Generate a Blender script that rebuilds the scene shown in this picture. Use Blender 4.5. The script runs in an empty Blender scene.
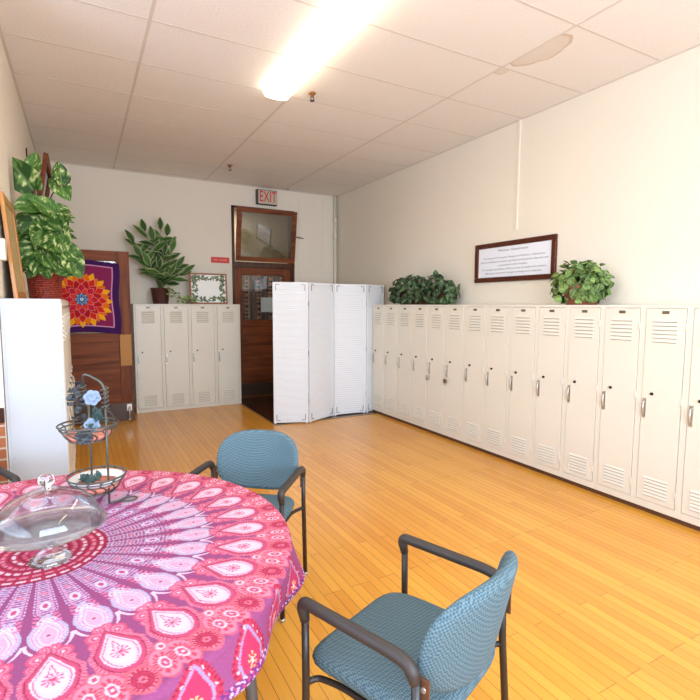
import bpy, bmesh, math, random
import numpy as np
from mathutils import Vector, Matrix, noise

C = bpy.context.scene.collection
PI = math.pi
R = math.radians
random.seed(7)

# ------------------------------------------------------------------ materials
def new_mat(name):
    m = bpy.data.materials.new(name); m.use_nodes = True
    nt = m.node_tree
    b = nt.nodes['Principled BSDF']
    return m, nt, b

def srgb(r, g, b):
    f = lambda c: c / 12.92 if c <= .04045 else ((c + .055) / 1.055) ** 2.4
    return (f(r / 255), f(g / 255), f(b / 255), 1)

def plain(name, col, rough=.5, metal=0, bump=0, bscale=60, var=0, vscale=8, coat=0, spec=.5):
    m, nt, b = new_mat(name)
    b.inputs['Base Color'].default_value = col
    b.inputs['Roughness'].default_value = rough
    b.inputs['Metallic'].default_value = metal
    b.inputs['Coat Weight'].default_value = coat
    b.inputs['Specular IOR Level'].default_value = spec
    tc = nt.nodes.new('ShaderNodeTexCoord')
    if var:
        n = nt.nodes.new('ShaderNodeTexNoise'); n.inputs['Scale'].default_value = vscale; n.inputs['Detail'].default_value = 5
        nt.links.new(tc.outputs['Object'], n.inputs['Vector'])
        mx = nt.nodes.new('ShaderNodeMix'); mx.data_type = 'RGBA'
        mx.inputs[6].default_value = tuple(c * (1 - var) for c in col[:3]) + (1,)
        mx.inputs[7].default_value = tuple(min(1, c * (1 + var)) for c in col[:3]) + (1,)
        nt.links.new(n.outputs['Fac'], mx.inputs[0]); nt.links.new(mx.outputs[2], b.inputs['Base Color'])
    if bump:
        n = nt.nodes.new('ShaderNodeTexNoise'); n.inputs['Scale'].default_value = bscale; n.inputs['Detail'].default_value = 4
        nt.links.new(tc.outputs['Object'], n.inputs['Vector'])
        bp = nt.nodes.new('ShaderNodeBump'); bp.inputs['Strength'].default_value = bump; bp.inputs['Distance'].default_value = .01
        nt.links.new(n.outputs['Fac'], bp.inputs['Height']); nt.links.new(bp.outputs['Normal'], b.inputs['Normal'])
    return m

def attr_mat(name, rough=.7, spec=.3, coat=0, bump=0, bscale=900):
    m, nt, b = new_mat(name)
    a = nt.nodes.new('ShaderNodeVertexColor'); a.layer_name = 'Col'
    nt.links.new(a.outputs['Color'], b.inputs['Base Color'])
    b.inputs['Roughness'].default_value = rough
    b.inputs['Specular IOR Level'].default_value = spec
    b.inputs['Coat Weight'].default_value = coat
    if bump:
        tc = nt.nodes.new('ShaderNodeTexCoord')
        n = nt.nodes.new('ShaderNodeTexNoise'); n.inputs['Scale'].default_value = bscale
        nt.links.new(tc.outputs['Object'], n.inputs['Vector'])
        bp = nt.nodes.new('ShaderNodeBump'); bp.inputs['Strength'].default_value = bump; bp.inputs['Distance'].default_value = .002
        nt.links.new(n.outputs['Fac'], bp.inputs['Height']); nt.links.new(bp.outputs['Normal'], b.inputs['Normal'])
    return m

def wood(name, c1, c2, scale=3, stretch=(1, 1, .08), rough=.35, coat=.15):
    m, nt, b = new_mat(name)
    tc = nt.nodes.new('ShaderNodeTexCoord'); mp = nt.nodes.new('ShaderNodeMapping')
    mp.inputs['Scale'].default_value = tuple(s * scale for s in stretch)
    nt.links.new(tc.outputs['Object'], mp.inputs['Vector'])
    n = nt.nodes.new('ShaderNodeTexNoise'); n.inputs['Scale'].default_value = 9; n.inputs['Detail'].default_value = 8; n.inputs['Distortion'].default_value = .6
    nt.links.new(mp.outputs['Vector'], n.inputs['Vector'])
    cr = nt.nodes.new('ShaderNodeValToRGB')
    cr.color_ramp.elements[0].position = .3; cr.color_ramp.elements[0].color = c1
    cr.color_ramp.elements[1].position = .7; cr.color_ramp.elements[1].color = c2
    b.inputs['Specular IOR Level'].default_value = .3
    nt.links.new(n.outputs['Fac'], cr.inputs['Fac']); nt.links.new(cr.outputs['Color'], b.inputs['Base Color'])
    b.inputs['Roughness'].default_value = rough; b.inputs['Coat Weight'].default_value = coat
    return m

def thin_glass(name, tint=(1, 1, 1, 1), lo=.06, hi=.9, ior=1.45):
    m = bpy.data.materials.new(name); m.use_nodes = True; nt = m.node_tree; nt.nodes.clear()
    o = nt.nodes.new('ShaderNodeOutputMaterial'); mx = nt.nodes.new('ShaderNodeMixShader')
    t = nt.nodes.new('ShaderNodeBsdfTransparent'); t.inputs['Color'].default_value = tint
    g = nt.nodes.new('ShaderNodeBsdfGlossy'); g.inputs['Roughness'].default_value = .03
    lw = nt.nodes.new('ShaderNodeLayerWeight'); lw.inputs['Blend'].default_value = .25
    mr = nt.nodes.new('ShaderNodeMapRange'); mr.inputs['To Min'].default_value = lo; mr.inputs['To Max'].default_value = hi
    nt.links.new(lw.outputs['Fresnel'], mr.inputs['Value'])
    nt.links.new(mr.outputs['Result'], mx.inputs['Fac']); nt.links.new(t.outputs[0], mx.inputs[1]); nt.links.new(g.outputs[0], mx.inputs[2])
    nt.links.new(mx.outputs[0], o.inputs['Surface'])
    return m

def emit(name, col, s):
    m, nt, b = new_mat(name)
    b.inputs['Base Color'].default_value = (.8, .8, .8, 1)
    b.inputs['Emission Color'].default_value = col; b.inputs['Emission Strength'].default_value = s
    return m

M = {}
M['wall'] = plain('wall_paint', srgb(231, 220, 203), .75, bump=.05, bscale=90, var=.015, vscale=2)
M['locker'] = plain('locker_enamel', srgb(225, 218, 203), .38, bump=.03, bscale=40, var=.02, vscale=5)
M['locker_white'] = plain('locker_white_enamel', srgb(192, 197, 204), .4, bump=.03, bscale=40, var=.015, vscale=5)
M['slot'] = plain('louver_shadow_gap', srgb(160, 152, 140), .8)
M['plate'] = plain('bronze_plate', srgb(122, 108, 88), .4, metal=.5)
M['chrome'] = plain('worn_chrome', srgb(196, 190, 180), .35, metal=.8)
M['black'] = plain('black_metal', srgb(22, 20, 20), .4)
M['plinth'] = plain('dark_plinth', srgb(92, 58, 34), .6, var=.2)
M['door'] = wood('door_wood', srgb(84, 38, 14), srgb(134, 70, 30), 2.0, (1, 1, .08), .55, 0)
M['doorh'] = wood('door_wood_cross', srgb(88, 40, 15), srgb(138, 72, 31), 2.0, (.08, 1, 1), .55, 0)
M['doordark'] = wood('door_frame_dark', srgb(48, 22, 12), srgb(84, 40, 20), 2.0)
M['kick'] = plain('kick_plate', srgb(74, 56, 44), .35, metal=.35, var=.15)
M['brass'] = plain('aged_brass', srgb(150, 104, 54), .5, metal=.6, var=.12)
M['frame'] = plain('chair_frame', srgb(44, 36, 33), .4, coat=.0)
M['arm'] = plain('chair_armrest', srgb(56, 49, 46), .5)
M['bracket'] = plain('chair_bracket', srgb(92, 58, 40), .45)
M['tabletop'] = plain('table_laminate', srgb(120, 100, 82), .5, var=.1)
M['tleg'] = plain('table_leg_grey', srgb(92, 90, 90), .35, metal=.3)
M['screen'] = plain('screen_white', srgb(222, 225, 230), .55)
M['bracket2'] = plain('screen_bracket', srgb(150, 146, 140), .4, metal=.5)
M['plaquewood'] = wood('plaque_wood', srgb(60, 26, 16), srgb(98, 48, 30), 4, (1, .1, 1))
M['paper'] = plain('plaque_paper', srgb(232, 234, 242), .35, spec=.5)
M['ink'] = plain('grey_ink', srgb(120, 118, 124), .8)
M['redsign'] = plain('red_sign', srgb(205, 40, 32), .45)
M['signlet'] = plain('sign_letters', srgb(240, 150, 130), .6)
M['exitred'] = plain('exit_letters', srgb(206, 30, 28), .5)
M['exitbox'] = plain('exit_housing', srgb(60, 52, 46), .5)
M['exitface'] = plain('exit_face', srgb(196, 182, 160), .5)
M['pipe'] = plain('painted_pipe', srgb(222, 214, 196), .5)
M['wirem'] = plain('basket_wire', srgb(92, 92, 86), .42, metal=.5)
M['terracotta'] = plain('terracotta', srgb(168, 92, 66), .7, var=.12)
M['saucer'] = plain('terracotta_dish', srgb(214, 132, 110), .55, var=.12, vscale=30)
M['white'] = plain('white_plastic', srgb(236, 236, 232), .4)
M['bluepetal'] = plain('blue_petal', srgb(128, 146, 170), .6, var=.15, vscale=60)
M['tealleaf'] = plain('teal_leaf', srgb(54, 78, 74), .55, var=.3, vscale=50)
M['greyleaf'] = plain('slate_leaf', srgb(58, 62, 66), .55, var=.3, vscale=60)
M['oak'] = wood('oak_frame', srgb(176, 112, 54), srgb(206, 148, 86), 4, (1, 1, .1))
M['oakinner'] = plain('frame_mat', srgb(176, 150, 104), .7)
M['cloth'] = attr_mat('mandala_cloth', .8, .2, bump=.06)
M['tap'] = attr_mat('tapestry', .85, .15)
M['curtain'] = attr_mat('patterned_curtain', .8, .2)
M['leafborder'] = attr_mat('leaf_border_print', .35, .5)
M['leaf'] = attr_mat('leaf', .5, .22)
M['stem'] = plain('stem', srgb(96, 74, 46), .7)
M['stemg'] = plain('green_stem', srgb(92, 108, 56), .6)
M['soil'] = plain('soil', srgb(44, 32, 24), .9, bump=.5)
M['glass'] = thin_glass('pane_glass', (.48, .48, .46, 1), .08, .95)
M['clear'] = thin_glass('clear_glass', (.97, .98, .97, 1), .045, .75)
M['dome'] = thin_glass('dome_glass', (.97, .98, .97, 1), .055, .85)
M['strip'] = plain('metal_strip', srgb(150, 128, 96), .35, metal=.5)
M['housing'] = plain('light_housing', srgb(235, 235, 232), .5)
M['grid'] = plain('ceiling_bar', srgb(216, 206, 194), .6)
M['entry'] = plain('entry_floor', srgb(70, 38, 22), .22, var=.25, vscale=6, coat=.2)
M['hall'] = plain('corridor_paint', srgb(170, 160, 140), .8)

m, nt, b = new_mat('solid_glass'); b.inputs['Transmission Weight'].default_value = 1; b.inputs['Roughness'].default_value = .02
b.inputs['IOR'].default_value = 1.45; b.inputs['Base Color'].default_value = (.97, .98, .97, 1); M['solidglass'] = m

def make_wicker(name, c1, c2, sc=1.0):
    m, nt, b = new_mat(name)
    tc = nt.nodes.new('ShaderNodeTexCoord')
    w = nt.nodes.new('ShaderNodeTexWave'); w.bands_direction = 'Z'; w.inputs['Scale'].default_value = 22 * sc; w.inputs['Distortion'].default_value = 3; w.inputs['Detail Scale'].default_value = 4
    nt.links.new(tc.outputs['Object'], w.inputs['Vector'])
    v = nt.nodes.new('ShaderNodeTexVoronoi'); v.inputs['Scale'].default_value = 42 * sc
    nt.links.new(tc.outputs['Object'], v.inputs['Vector'])
    mul = nt.nodes.new('ShaderNodeMath'); mul.operation = 'MULTIPLY'
    nt.links.new(w.outputs['Fac'], mul.inputs[0]); nt.links.new(v.outputs['Distance'], mul.inputs[1])
    cr = nt.nodes.new('ShaderNodeValToRGB'); cr.color_ramp.elements[0].color = c1; cr.color_ramp.elements[1].color = c2
    cr.color_ramp.elements[0].position = .05; cr.color_ramp.elements[1].position = .45
    nt.links.new(mul.outputs[0], cr.inputs['Fac']); nt.links.new(cr.outputs['Color'], b.inputs['Base Color'])
    bp = nt.nodes.new('ShaderNodeBump'); bp.inputs['Strength'].default_value = .8; bp.inputs['Distance'].default_value = .01
    nt.links.new(mul.outputs[0], bp.inputs['Height']); nt.links.new(bp.outputs['Normal'], b.inputs['Normal'])
    b.inputs['Roughness'].default_value = .45
    return m
M['wicker_red'] = make_wicker('red_wicker', srgb(70, 14, 8), srgb(176, 58, 34))
M['wicker_dark'] = make_wicker('dark_wicker', srgb(38, 14, 10), srgb(104, 46, 34))
M['wicker_brown'] = make_wicker('brown_wicker', srgb(36, 20, 12), srgb(98, 62, 40))

def make_floor():
    m, nt, b = new_mat('maple_strip_floor')
    tc = nt.nodes.new('ShaderNodeTexCoord'); mp = nt.nodes.new('ShaderNodeMapping')
    mp.inputs['Rotation'].default_value = (0, 0, PI / 2)
    nt.links.new(tc.outputs['Object'], mp.inputs['Vector'])
    br = nt.nodes.new('ShaderNodeTexBrick')
    br.inputs['Scale'].default_value = 1; br.inputs['Brick Width'].default_value = 1.15; br.inputs['Row Height'].default_value = .058
    br.inputs['Mortar Size'].default_value = .0013; br.inputs['Mortar Smooth'].default_value = .3; br.inputs['Bias'].default_value = -.1
    br.offset = .37; br.offset_frequency = 3
    br.inputs['Color1'].default_value = srgb(230, 164, 62); br.inputs['Color2'].default_value = srgb(216, 144, 46); br.inputs['Mortar'].default_value = srgb(110, 60, 18)
    nt.links.new(mp.outputs['Vector'], br.inputs['Vector'])
    mp2 = nt.nodes.new('ShaderNodeMapping'); mp2.inputs['Scale'].default_value = (1, .05, 1)
    nt.links.new(tc.outputs['Object'], mp2.inputs['Vector'])
    n = nt.nodes.new('ShaderNodeTexNoise'); n.inputs['Scale'].default_value = 45; n.inputs['Detail'].default_value = 6
    nt.links.new(mp2.outputs['Vector'], n.inputs['Vector'])
    n2 = nt.nodes.new('ShaderNodeTexNoise'); n2.inputs['Scale'].default_value = 1.3; n2.inputs['Detail'].default_value = 3
    nt.links.new(tc.outputs['Object'], n2.inputs['Vector'])
    mx = nt.nodes.new('ShaderNodeMix'); mx.data_type = 'RGBA'; mx.blend_type = 'OVERLAY'; mx.inputs[0].default_value = .15
    nt.links.new(br.outputs['Color'], mx.inputs[6]); nt.links.new(n.outputs['Fac'], mx.inputs[7])
    mx2 = nt.nodes.new('ShaderNodeMix'); mx2.data_type = 'RGBA'; mx2.blend_type = 'OVERLAY'; mx2.inputs[0].default_value = .15
    nt.links.new(mx.outputs[2], mx2.inputs[6]); nt.links.new(n2.outputs['Fac'], mx2.inputs[7])
    nt.links.new(mx2.outputs[2], b.inputs['Base Color'])
    b.inputs['Roughness'].default_value = .3; b.inputs['Coat Weight'].default_value = .25; b.inputs['Coat Roughness'].default_value = .12
    return m
M['floor'] = make_floor()

def make_ceiling():
    m, nt, b = new_mat('ceiling_tile')
    tc = nt.nodes.new('ShaderNodeTexCoord')
    n = nt.nodes.new('ShaderNodeTexNoise'); n.inputs['Scale'].default_value = 55; n.inputs['Detail'].default_value = 6
    nt.links.new(tc.outputs['Object'], n.inputs['Vector'])
    base = nt.nodes.new('ShaderNodeMix'); base.data_type = 'RGBA'
    base.inputs[6].default_value = srgb(230, 223, 215); base.inputs[7].default_value = srgb(245, 240, 233)
    nt.links.new(n.outputs['Fac'], base.inputs[0])
    # water stains: two blotches with a tan rim, ending at the tile edge
    sep = nt.nodes.new('ShaderNodeSeparateXYZ')
    dn = nt.nodes.new('ShaderNodeTexNoise'); dn.inputs['Scale'].default_value = 9
    nt.links.new(tc.outputs['Object'], dn.inputs['Vector'])
    vm = nt.nodes.new('ShaderNodeVectorMath'); vm.operation = 'SCALE'; vm.inputs['Scale'].default_value = .07
    nt.links.new(dn.outputs['Color'], vm.inputs[0])
    va = nt.nodes.new('ShaderNodeVectorMath'); va.operation = 'ADD'
    nt.links.new(tc.outputs['Object'], va.inputs[0]); nt.links.new(vm.outputs[0], va.inputs[1])
    nt.links.new(tc.outputs['Object'], sep.inputs[0])
    last = base.outputs[2]
    for (cx, cy, rx, ry) in ((3.16, 2.78, .17, .27), (3.17, 3.16, .05, .07)):
        s1 = nt.nodes.new('ShaderNodeVectorMath'); s1.operation = 'SUBTRACT'; s1.inputs[1].default_value = (cx + .035, cy + .035, 0)
        s2 = nt.nodes.new('ShaderNodeVectorMath'); s2.operation = 'MULTIPLY'; s2.inputs[1].default_value = (1 / rx, 1 / ry, 0)
        ln = nt.nodes.new('ShaderNodeVectorMath'); ln.operation = 'LENGTH'
        nt.links.new(va.outputs[0], s1.inputs[0]); nt.links.new(s1.outputs[0], s2.inputs[0]); nt.links.new(s2.outputs[0], ln.inputs[0])
        cr = nt.nodes.new('ShaderNodeValToRGB'); e = cr.color_ramp.elements
        e[0].position = 0; e[0].color = (.22,) * 3 + (1,)
        e[1].position = .86; e[1].color = (.3,) * 3 + (1,)
        q = e.new(.95); q.color = (.75,) * 3 + (1,)
        q = e.new(1.0); q.color = (0, 0, 0, 1)
        nt.links.new(ln.outputs['Value'], cr.inputs['Fac'])
        gt = nt.nodes.new('ShaderNodeMath'); gt.operation = 'GREATER_THAN'; gt.inputs[1].default_value = 3.125
        nt.links.new(sep.outputs[0], gt.inputs[0])
        mu = nt.nodes.new('ShaderNodeMath'); mu.operation = 'MULTIPLY'
        nt.links.new(cr.outputs['Color'], mu.inputs[0]); nt.links.new(gt.outputs[0], mu.inputs[1])
        mx = nt.nodes.new('ShaderNodeMix'); mx.data_type = 'RGBA'; mx.inputs[7].default_value = srgb(190, 160, 118)
        nt.links.new(mu.outputs[0], mx.inputs[0]); nt.links.new(last, mx.inputs[6]); last = mx.outputs[2]
    nt.links.new(last, b.inputs['Base Color'])
    bp = nt.nodes.new('ShaderNodeBump'); bp.inputs['Strength'].default_value = .25; bp.inputs['Distance'].default_value = .01
    nt.links.new(n.outputs['Fac'], bp.inputs['Height']); nt.links.new(bp.outputs['Normal'], b.inputs['Normal'])
    b.inputs['Roughness'].default_value = .85
    return m
M['ceiling'] = make_ceiling()

def make_brick():
    m, nt, b = new_mat('brick'); tc = nt.nodes.new('ShaderNodeTexCoord'); mp = nt.nodes.new('ShaderNodeMapping')
    mp.inputs['Rotation'].default_value = (R(90), 0, 0)
    nt.links.new(tc.outputs['Object'], mp.inputs['Vector'])
    br = nt.nodes.new('ShaderNodeTexBrick'); br.inputs['Scale'].default_value = 1; br.inputs['Brick Width'].default_value = .2; br.inputs['Row Height'].default_value = .07
    br.inputs['Mortar Size'].default_value = .006
    br.inputs['Color1'].default_value = srgb(150, 84, 52); br.inputs['Color2'].default_value = srgb(172, 104, 66); br.inputs['Mortar'].default_value = srgb(190, 176, 158)
    nt.links.new(mp.outputs['Vector'], br.inputs['Vector']); nt.links.new(br.outputs['Color'], b.inputs['Base Color']); b.inputs['Roughness'].default_value = .85
    return m
M['brick'] = make_brick()

def make_fabric():
    m, nt, b = new_mat('blue_woven_fabric')
    tc = nt.nodes.new('ShaderNodeTexCoord'); mp = nt.nodes.new('ShaderNodeMapping'); mp.inputs['Rotation'].default_value = (R(20), R(10), R(45))
    nt.links.new(tc.outputs['Object'], mp.inputs['Vector'])
    ch = nt.nodes.new('ShaderNodeTexChecker'); ch.inputs['Scale'].default_value = 150
    ch.inputs['Color1'].default_value = srgb(104, 126, 134); ch.inputs['Color2'].default_value = srgb(70, 93, 104)
    nt.links.new(mp.outputs['Vector'], ch.inputs['Vector']); nt.links.new(ch.outputs['Color'], b.inputs['Base Color'])
    bp = nt.nodes.new('ShaderNodeBump'); bp.inputs['Strength'].default_value = .3; bp.inputs['Distance'].default_value = .003
    nt.links.new(ch.outputs['Fac'], bp.inputs['Height']); nt.links.new(bp.outputs['Normal'], b.inputs['Normal'])
    b.inputs['Roughness'].default_value = .85; b.inputs['Specular IOR Level'].default_value = .2
    return m
M['fabric'] = make_fabric()

# ------------------------------------------------------------------ mesh builder
class MB:
    def __init__(s): s.v = []; s.f = []; s.sm = []; s.c = []
    def add(s, vs, fs, smooth=False, col=None):
        o = len(s.v); s.v += [tuple(p) for p in vs]; s.f += [tuple(i + o for i in f) for f in fs]; s.sm += [smooth] * len(fs)
        if col is None: col = [(1, 1, 1)] * len(vs)
        s.c += list(col)
    def box(s, x0, x1, y0, y1, z0, z1, mat=None):
        p = [Vector((x, y, z)) for z in (z0, z1) for y in (y0, y1) for x in (x0, x1)]
        if mat: p = [mat @ q for q in p]
        s.add(p, [(0, 2, 3, 1), (4, 5, 7, 6), (0, 1, 5, 4), (2, 6, 7, 3), (0, 4, 6, 2), (1, 3, 7, 5)])
        return s
    def prism(s, poly, a0, a1, axis='x', mat=None):
        def pt(u, w, a): return {'x': (a, u, w), 'y': (u, a, w), 'z': (u, w, a)}[axis]
        n = len(poly); p = [Vector(pt(u, w, a0)) for u, w in poly] + [Vector(pt(u, w, a1)) for u, w in poly]
        if mat: p = [mat @ q for q in p]
        s.add(p, [tuple(range(n))[::-1], tuple(range(n, 2 * n))] + [(i, (i + 1) % n, n + (i + 1) % n, n + i) for i in range(n)])
        return s
    def tube(s, pts, r, n=10, cap=True):
        pts = [Vector(p) for p in pts]; rs = r if isinstance(r, (list, tuple)) else [r] * len(pts)
        vs = []; up = None
        for i, p in enumerate(pts):
            t = (pts[min(i + 1, len(pts) - 1)] - pts[max(i - 1, 0)]).normalized()
            if up is None:
                up = Vector((0, 0, 1)) if abs(t.z) < .9 else Vector((1, 0, 0))
            a = t.cross(up).normalized(); up = a.cross(t).normalized()
            for k in range(n):
                w = 2 * PI * k / n; vs.append(p + rs[i] * (a * math.cos(w) + up * math.sin(w)))
        fs = [(i * n + k, i * n + (k + 1) % n, (i + 1) * n + (k + 1) % n, (i + 1) * n + k) for i in range(len(pts) - 1) for k in range(n)]
        s.add(vs, fs, True)
        if cap:
            o = len(s.v) - len(vs)
            s.f += [tuple(o + k for k in range(n))[::-1], tuple(o + (len(pts) - 1) * n + k for k in range(n))]; s.sm += [False, False]
        return s
    def lathe(s, prof, c=(0, 0, 0), n=48, smooth=True):
        vs = []; fs = []
        for (r, z) in prof:
            for k in range(n): vs.append((c[0] + r * math.cos(2 * PI * k / n), c[1] + r * math.sin(2 * PI * k / n), c[2] + z))
        for i in range(len(prof) - 1):
            for k in range(n): fs.append((i * n + k, i * n + (k + 1) % n, (i + 1) * n + (k + 1) % n, (i + 1) * n + k))
        s.add(vs, fs, smooth); return s
    def ball(s, c, r, n=12, sc=(1, 1, 1)):
        prof = [(math.sin(PI * i / n) * r, -math.cos(PI * i / n) * r) for i in range(n + 1)]
        vs = []; fs = []
        for (q, z) in prof:
            for k in range(n): vs.append((c[0] + sc[0] * max(q, 1e-5) * math.cos(2 * PI * k / n), c[1] + sc[1] * max(q, 1e-5) * math.sin(2 * PI * k / n), c[2] + sc[2] * z))
        for i in range(n):
            for k in range(n): fs.append((i * n + k, i * n + (k + 1) % n, (i + 1) * n + (k + 1) % n, (i + 1) * n + k))
        s.add(vs, fs, True); return s
    def build(s, name, mat, parent=None, bevel=0, cols=False, solid=0):
        me = bpy.data.meshes.new(name); me.from_pydata(s.v, [], s.f)
        me.polygons.foreach_set('use_smooth', s.sm)
        if cols:
            ca = me.color_attributes.new('Col', 'FLOAT_COLOR', 'POINT')
            a = np.ones((len(s.v), 4), np.float32); a[:, :3] = np.array(s.c, np.float32); ca.data.foreach_set('color', a.ravel())
        me.validate(); me.update()
        bm = bmesh.new(); bm.from_mesh(me); bmesh.ops.recalc_face_normals(bm, faces=bm.faces); bm.to_mesh(me); bm.free()
        me.materials.append(mat)
        o = bpy.data.objects.new(name, me); C.objects.link(o)
        if parent: o.parent = parent
        if bevel:
            md = o.modifiers.new('Bevel', 'BEVEL'); md.width = bevel; md.segments = 2; md.limit_method = 'ANGLE'
        if solid:
            md = o.modifiers.new('Solidify', 'SOLIDIFY'); md.thickness = solid; md.offset = 0
        return o

def tag(o, label, cat=None, group=None, kind=None):
    o['label'] = label
    if cat: o['category'] = cat
    if group: o['group'] = group
    if kind: o['kind'] = kind
    return o
def thing(name, label, cat, loc=(0, 0, 0), rz=0, group=None, kind=None):
    o = bpy.data.objects.new(name, None); C.objects.link(o); o.empty_display_size = .1
    o.location = loc; o.rotation_euler = (0, 0, rz)
    return tag(o, label, cat, group, kind)
def struct(o, label, cat): return tag(o, label, cat, kind='structure')
def copy_tree(o, parent=None):
    c = o.copy(); C.objects.link(c)
    if parent: c.parent = parent
    for ch in list(o.children): copy_tree(ch, c)
    return c
def arc_path(pts, rad, n=6):
    """polyline with rounded corners"""
    P = [Vector(p) for p in pts]; out = [P[0]]
    for i in range(1, len(P) - 1):
        a = (P[i - 1] - P[i]); b = (P[i + 1] - P[i]); r = min(rad, a.length * .45, b.length * .45)
        p0 = P[i] + a.normalized() * r; p1 = P[i] + b.normalized() * r
        for k in range(n + 1):
            t = k / n; out.append(p0 * (1 - t) ** 2 + P[i] * 2 * t * (1 - t) + p1 * t * t)
    out.append(P[-1]); return out
def text(name, body, size, mat, parent, loc, rot, width=None, ext=.001, align='CENTER'):
    cu = bpy.data.curves.new(name, 'FONT'); cu.body = body; cu.size = size; cu.extrude = ext; cu.align_x = align; cu.align_y = 'CENTER'
    o = bpy.data.objects.new(name + '_curve', cu); C.objects.link(o)
    bpy.context.view_layer.update()
    me = bpy.data.meshes.new_from_object(o.evaluated_get(bpy.context.evaluated_depsgraph_get()))
    bpy.data.objects.remove(o); me.name = name
    if width:
        xs = [v.co.x for v in me.vertices]; k = width / (max(xs) - min(xs))
        for v in me.vertices: v.co.x *= k
    me.materials.clear(); me.materials.append(mat)
    t = bpy.data.objects.new(name, me); C.objects.link(t); t.parent = parent; t.location = loc; t.rotation_euler = rot
    return t

# ------------------------------------------------------------------ the room
XL, XR, YB, ZC = -.430, 4.138, 8.073, 3.527          # left wall, right wall, back wall, ceiling
YC, XW, YN = 3.60, -2.3, -2.2                        # corner where the left wall steps back, window wall, wall behind the camera
T = .15
def g_floor():
    b = MB(); b.box(XW - T, XR + T, YN - T, YB + 1.6, -.12, 0); return b.build('floor', M['floor'])
struct(g_floor(), 'honey coloured narrow strip maple floor', 'floor')
struct(MB().box(2.205, XR, 6.05, YB + .12, 0, .004).build('trim_1', M['entry']), 'dark brown floor area in front of the exit door', 'floor')
struct(MB().box(2.185, 2.205, 6.03, 7.62, 0, .006).box(2.185, 3.74, 6.0, 6.05, 0, .006).build('trim_2', M['strip']), 'metal edging strip where the dark entry floor meets the maple boards', 'floor trim')
struct(MB().box(XW - T, XR + T, YN - T, YB + 1.6, ZC, ZC + .1).build('ceiling', M['ceiling']), 'off white suspended tile ceiling with brown water stain', 'ceiling')
gb = MB()
for k in range(-1, 3):
    x = .5 + 1.305 * k
    if XW < x < XR: gb.box(x - .011, x + .011, YN, YB, ZC - .002, ZC + .01)
for k in range(-9, 6):
    y = 4.48 + .69 * k
    gb.box(XW if y < YC else XL, XR, y - .009, y + .009, ZC - .0012, ZC + .01)
gb.box(XR - .02, XR, YN, YB, ZC - .006, ZC + .01); gb.box(XL, XL + .02, YC, YB, ZC - .006, ZC + .01); gb.box(XL, XR, YB - .02, YB, ZC - .006, ZC + .01)
struct(gb.build('trim_3', M['grid']), 'thin metal bars of the ceiling grid', 'ceiling grid')
struct(MB().box(XR, XR + T, YN - T, YB + 1.6, 0, ZC).build('wall_right', M['wall']), 'long off white wall above the right row of lockers', 'wall')
wb = MB(); dx0, dx1, dz = 2.213, 3.31, 3.19
wb.box(XL - T, dx0, YB, YB + T, 0, ZC).box(dx1, XR, YB, YB + T, 0, ZC).box(dx0, dx1, YB, YB + T, dz, ZC)
struct(wb.build('wall_back', M['wall']), 'cream far wall with the exit door', 'wall')
wl = MB(); wl.box(XL - T, XL, YC, 6.22, 0, ZC).box(XL - T, XL, 7.2, YB, 0, ZC).box(XL - T, XL, 6.22, 7.2, 3.19, ZC)
wl.box(XW, XL - T, YC, YC + T, .95, ZC)
struct(wl.build('wall_left', M['wall']), 'cream left wall behind the tall variegated plant', 'wall')
struct(MB().box(XW, XL - .004, YC - .012, YC + T - .002, 0, .86).build('wall_brick', M['brick']), 'low orange brick wall section beside the white cabinet side', 'brick wall')
struct(MB().box(XW, XL - .002, YC - .024, YC - .001, .86, .95).build('trim_4', M['doordark']), 'dark wooden cap on the low brick wall', 'wall trim')
# walls outside the frame, with the windows that give the daylight
ww = MB()
ww.box(XW - T, XW, YN, YC + T, 0, .95).box(XW - T, XW, YN, YC + T, 3.0, ZC).box(XW - T, XW, YN, -1.4, .95, 3.0).box(XW - T, XW, 3.0, YC + T, .95, 3.0)
struct(ww.build('wall_window_side', M['wall']), 'cream wall with windows left of the table, outside the picture', 'wall')
wn = MB()
wn.box(XW, XR, YN - T, YN, 0, .95).box(XW, XR, YN - T, YN, 3.0, ZC).box(XW, -1.2, YN - T, YN, .95, 3.0).box(3.2, XR, YN - T, YN, .95, 3.0)
struct(wn.build('wall_near', M['wall']), 'cream wall with windows behind the viewer', 'wall')
def window(name, label, loc, rz, w, h, n):
    t = thing(name, label, 'window', loc, rz, kind='structure')
    f = MB(); f.box(-w / 2, w / 2, -.03, .03, 0, .06).box(-w / 2, w / 2, -.03, .03, h - .06, h)
    for k in range(n + 1):
        x = -w / 2 + k * w / n; f.box(max(x - .03, -w / 2), min(x + .03, w / 2), -.03, .03, .06, h - .06)
    f.build('window_frame', M['white'], t); MB().box(-w / 2 + .02, w / 2 - .02, -.003, .003, .05, h - .05).build('pane', M['clear'], t)
window('window_2', 'wide window in the wall left of the table', (XW - .07, .8, .95), PI / 2, 4.4, 2.05, 4)
window('window_3', 'wide window in the wall behind the viewer', (1.0, YN - .07, .95), 0, 4.4, 2.05, 4)
# corridors beyond the two doorways
hb = MB(); hb.box(1.2, XR + T, YB + 1.5, YB + 1.6, 0, ZC).box(1.2, 1.3, YB + T, YB + 1.5, 0, ZC)
struct(hb.build('wall_corridor', M['hall']), 'grey corridor wall seen dimly through the exit door transom', 'wall')
hc = MB(); hc.box(XL - 1.5, XL - 1.4, 5.6, 8.2, 0, ZC).box(XL - 1.4, XL - T, 8.1, 8.2, 0, ZC).box(XL - 1.4, XL - T, 5.6, 5.7, 0, ZC).box(XL - 1.5, XL - T, 5.6, 8.2, ZC, ZC + .1).box(XL - 1.5, XL - T, 5.6, 8.2, -.1, 0)
struct(hc.build('wall_side_passage', M['wall']), 'cream passage wall through the left doorway', 'wall')
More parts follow.
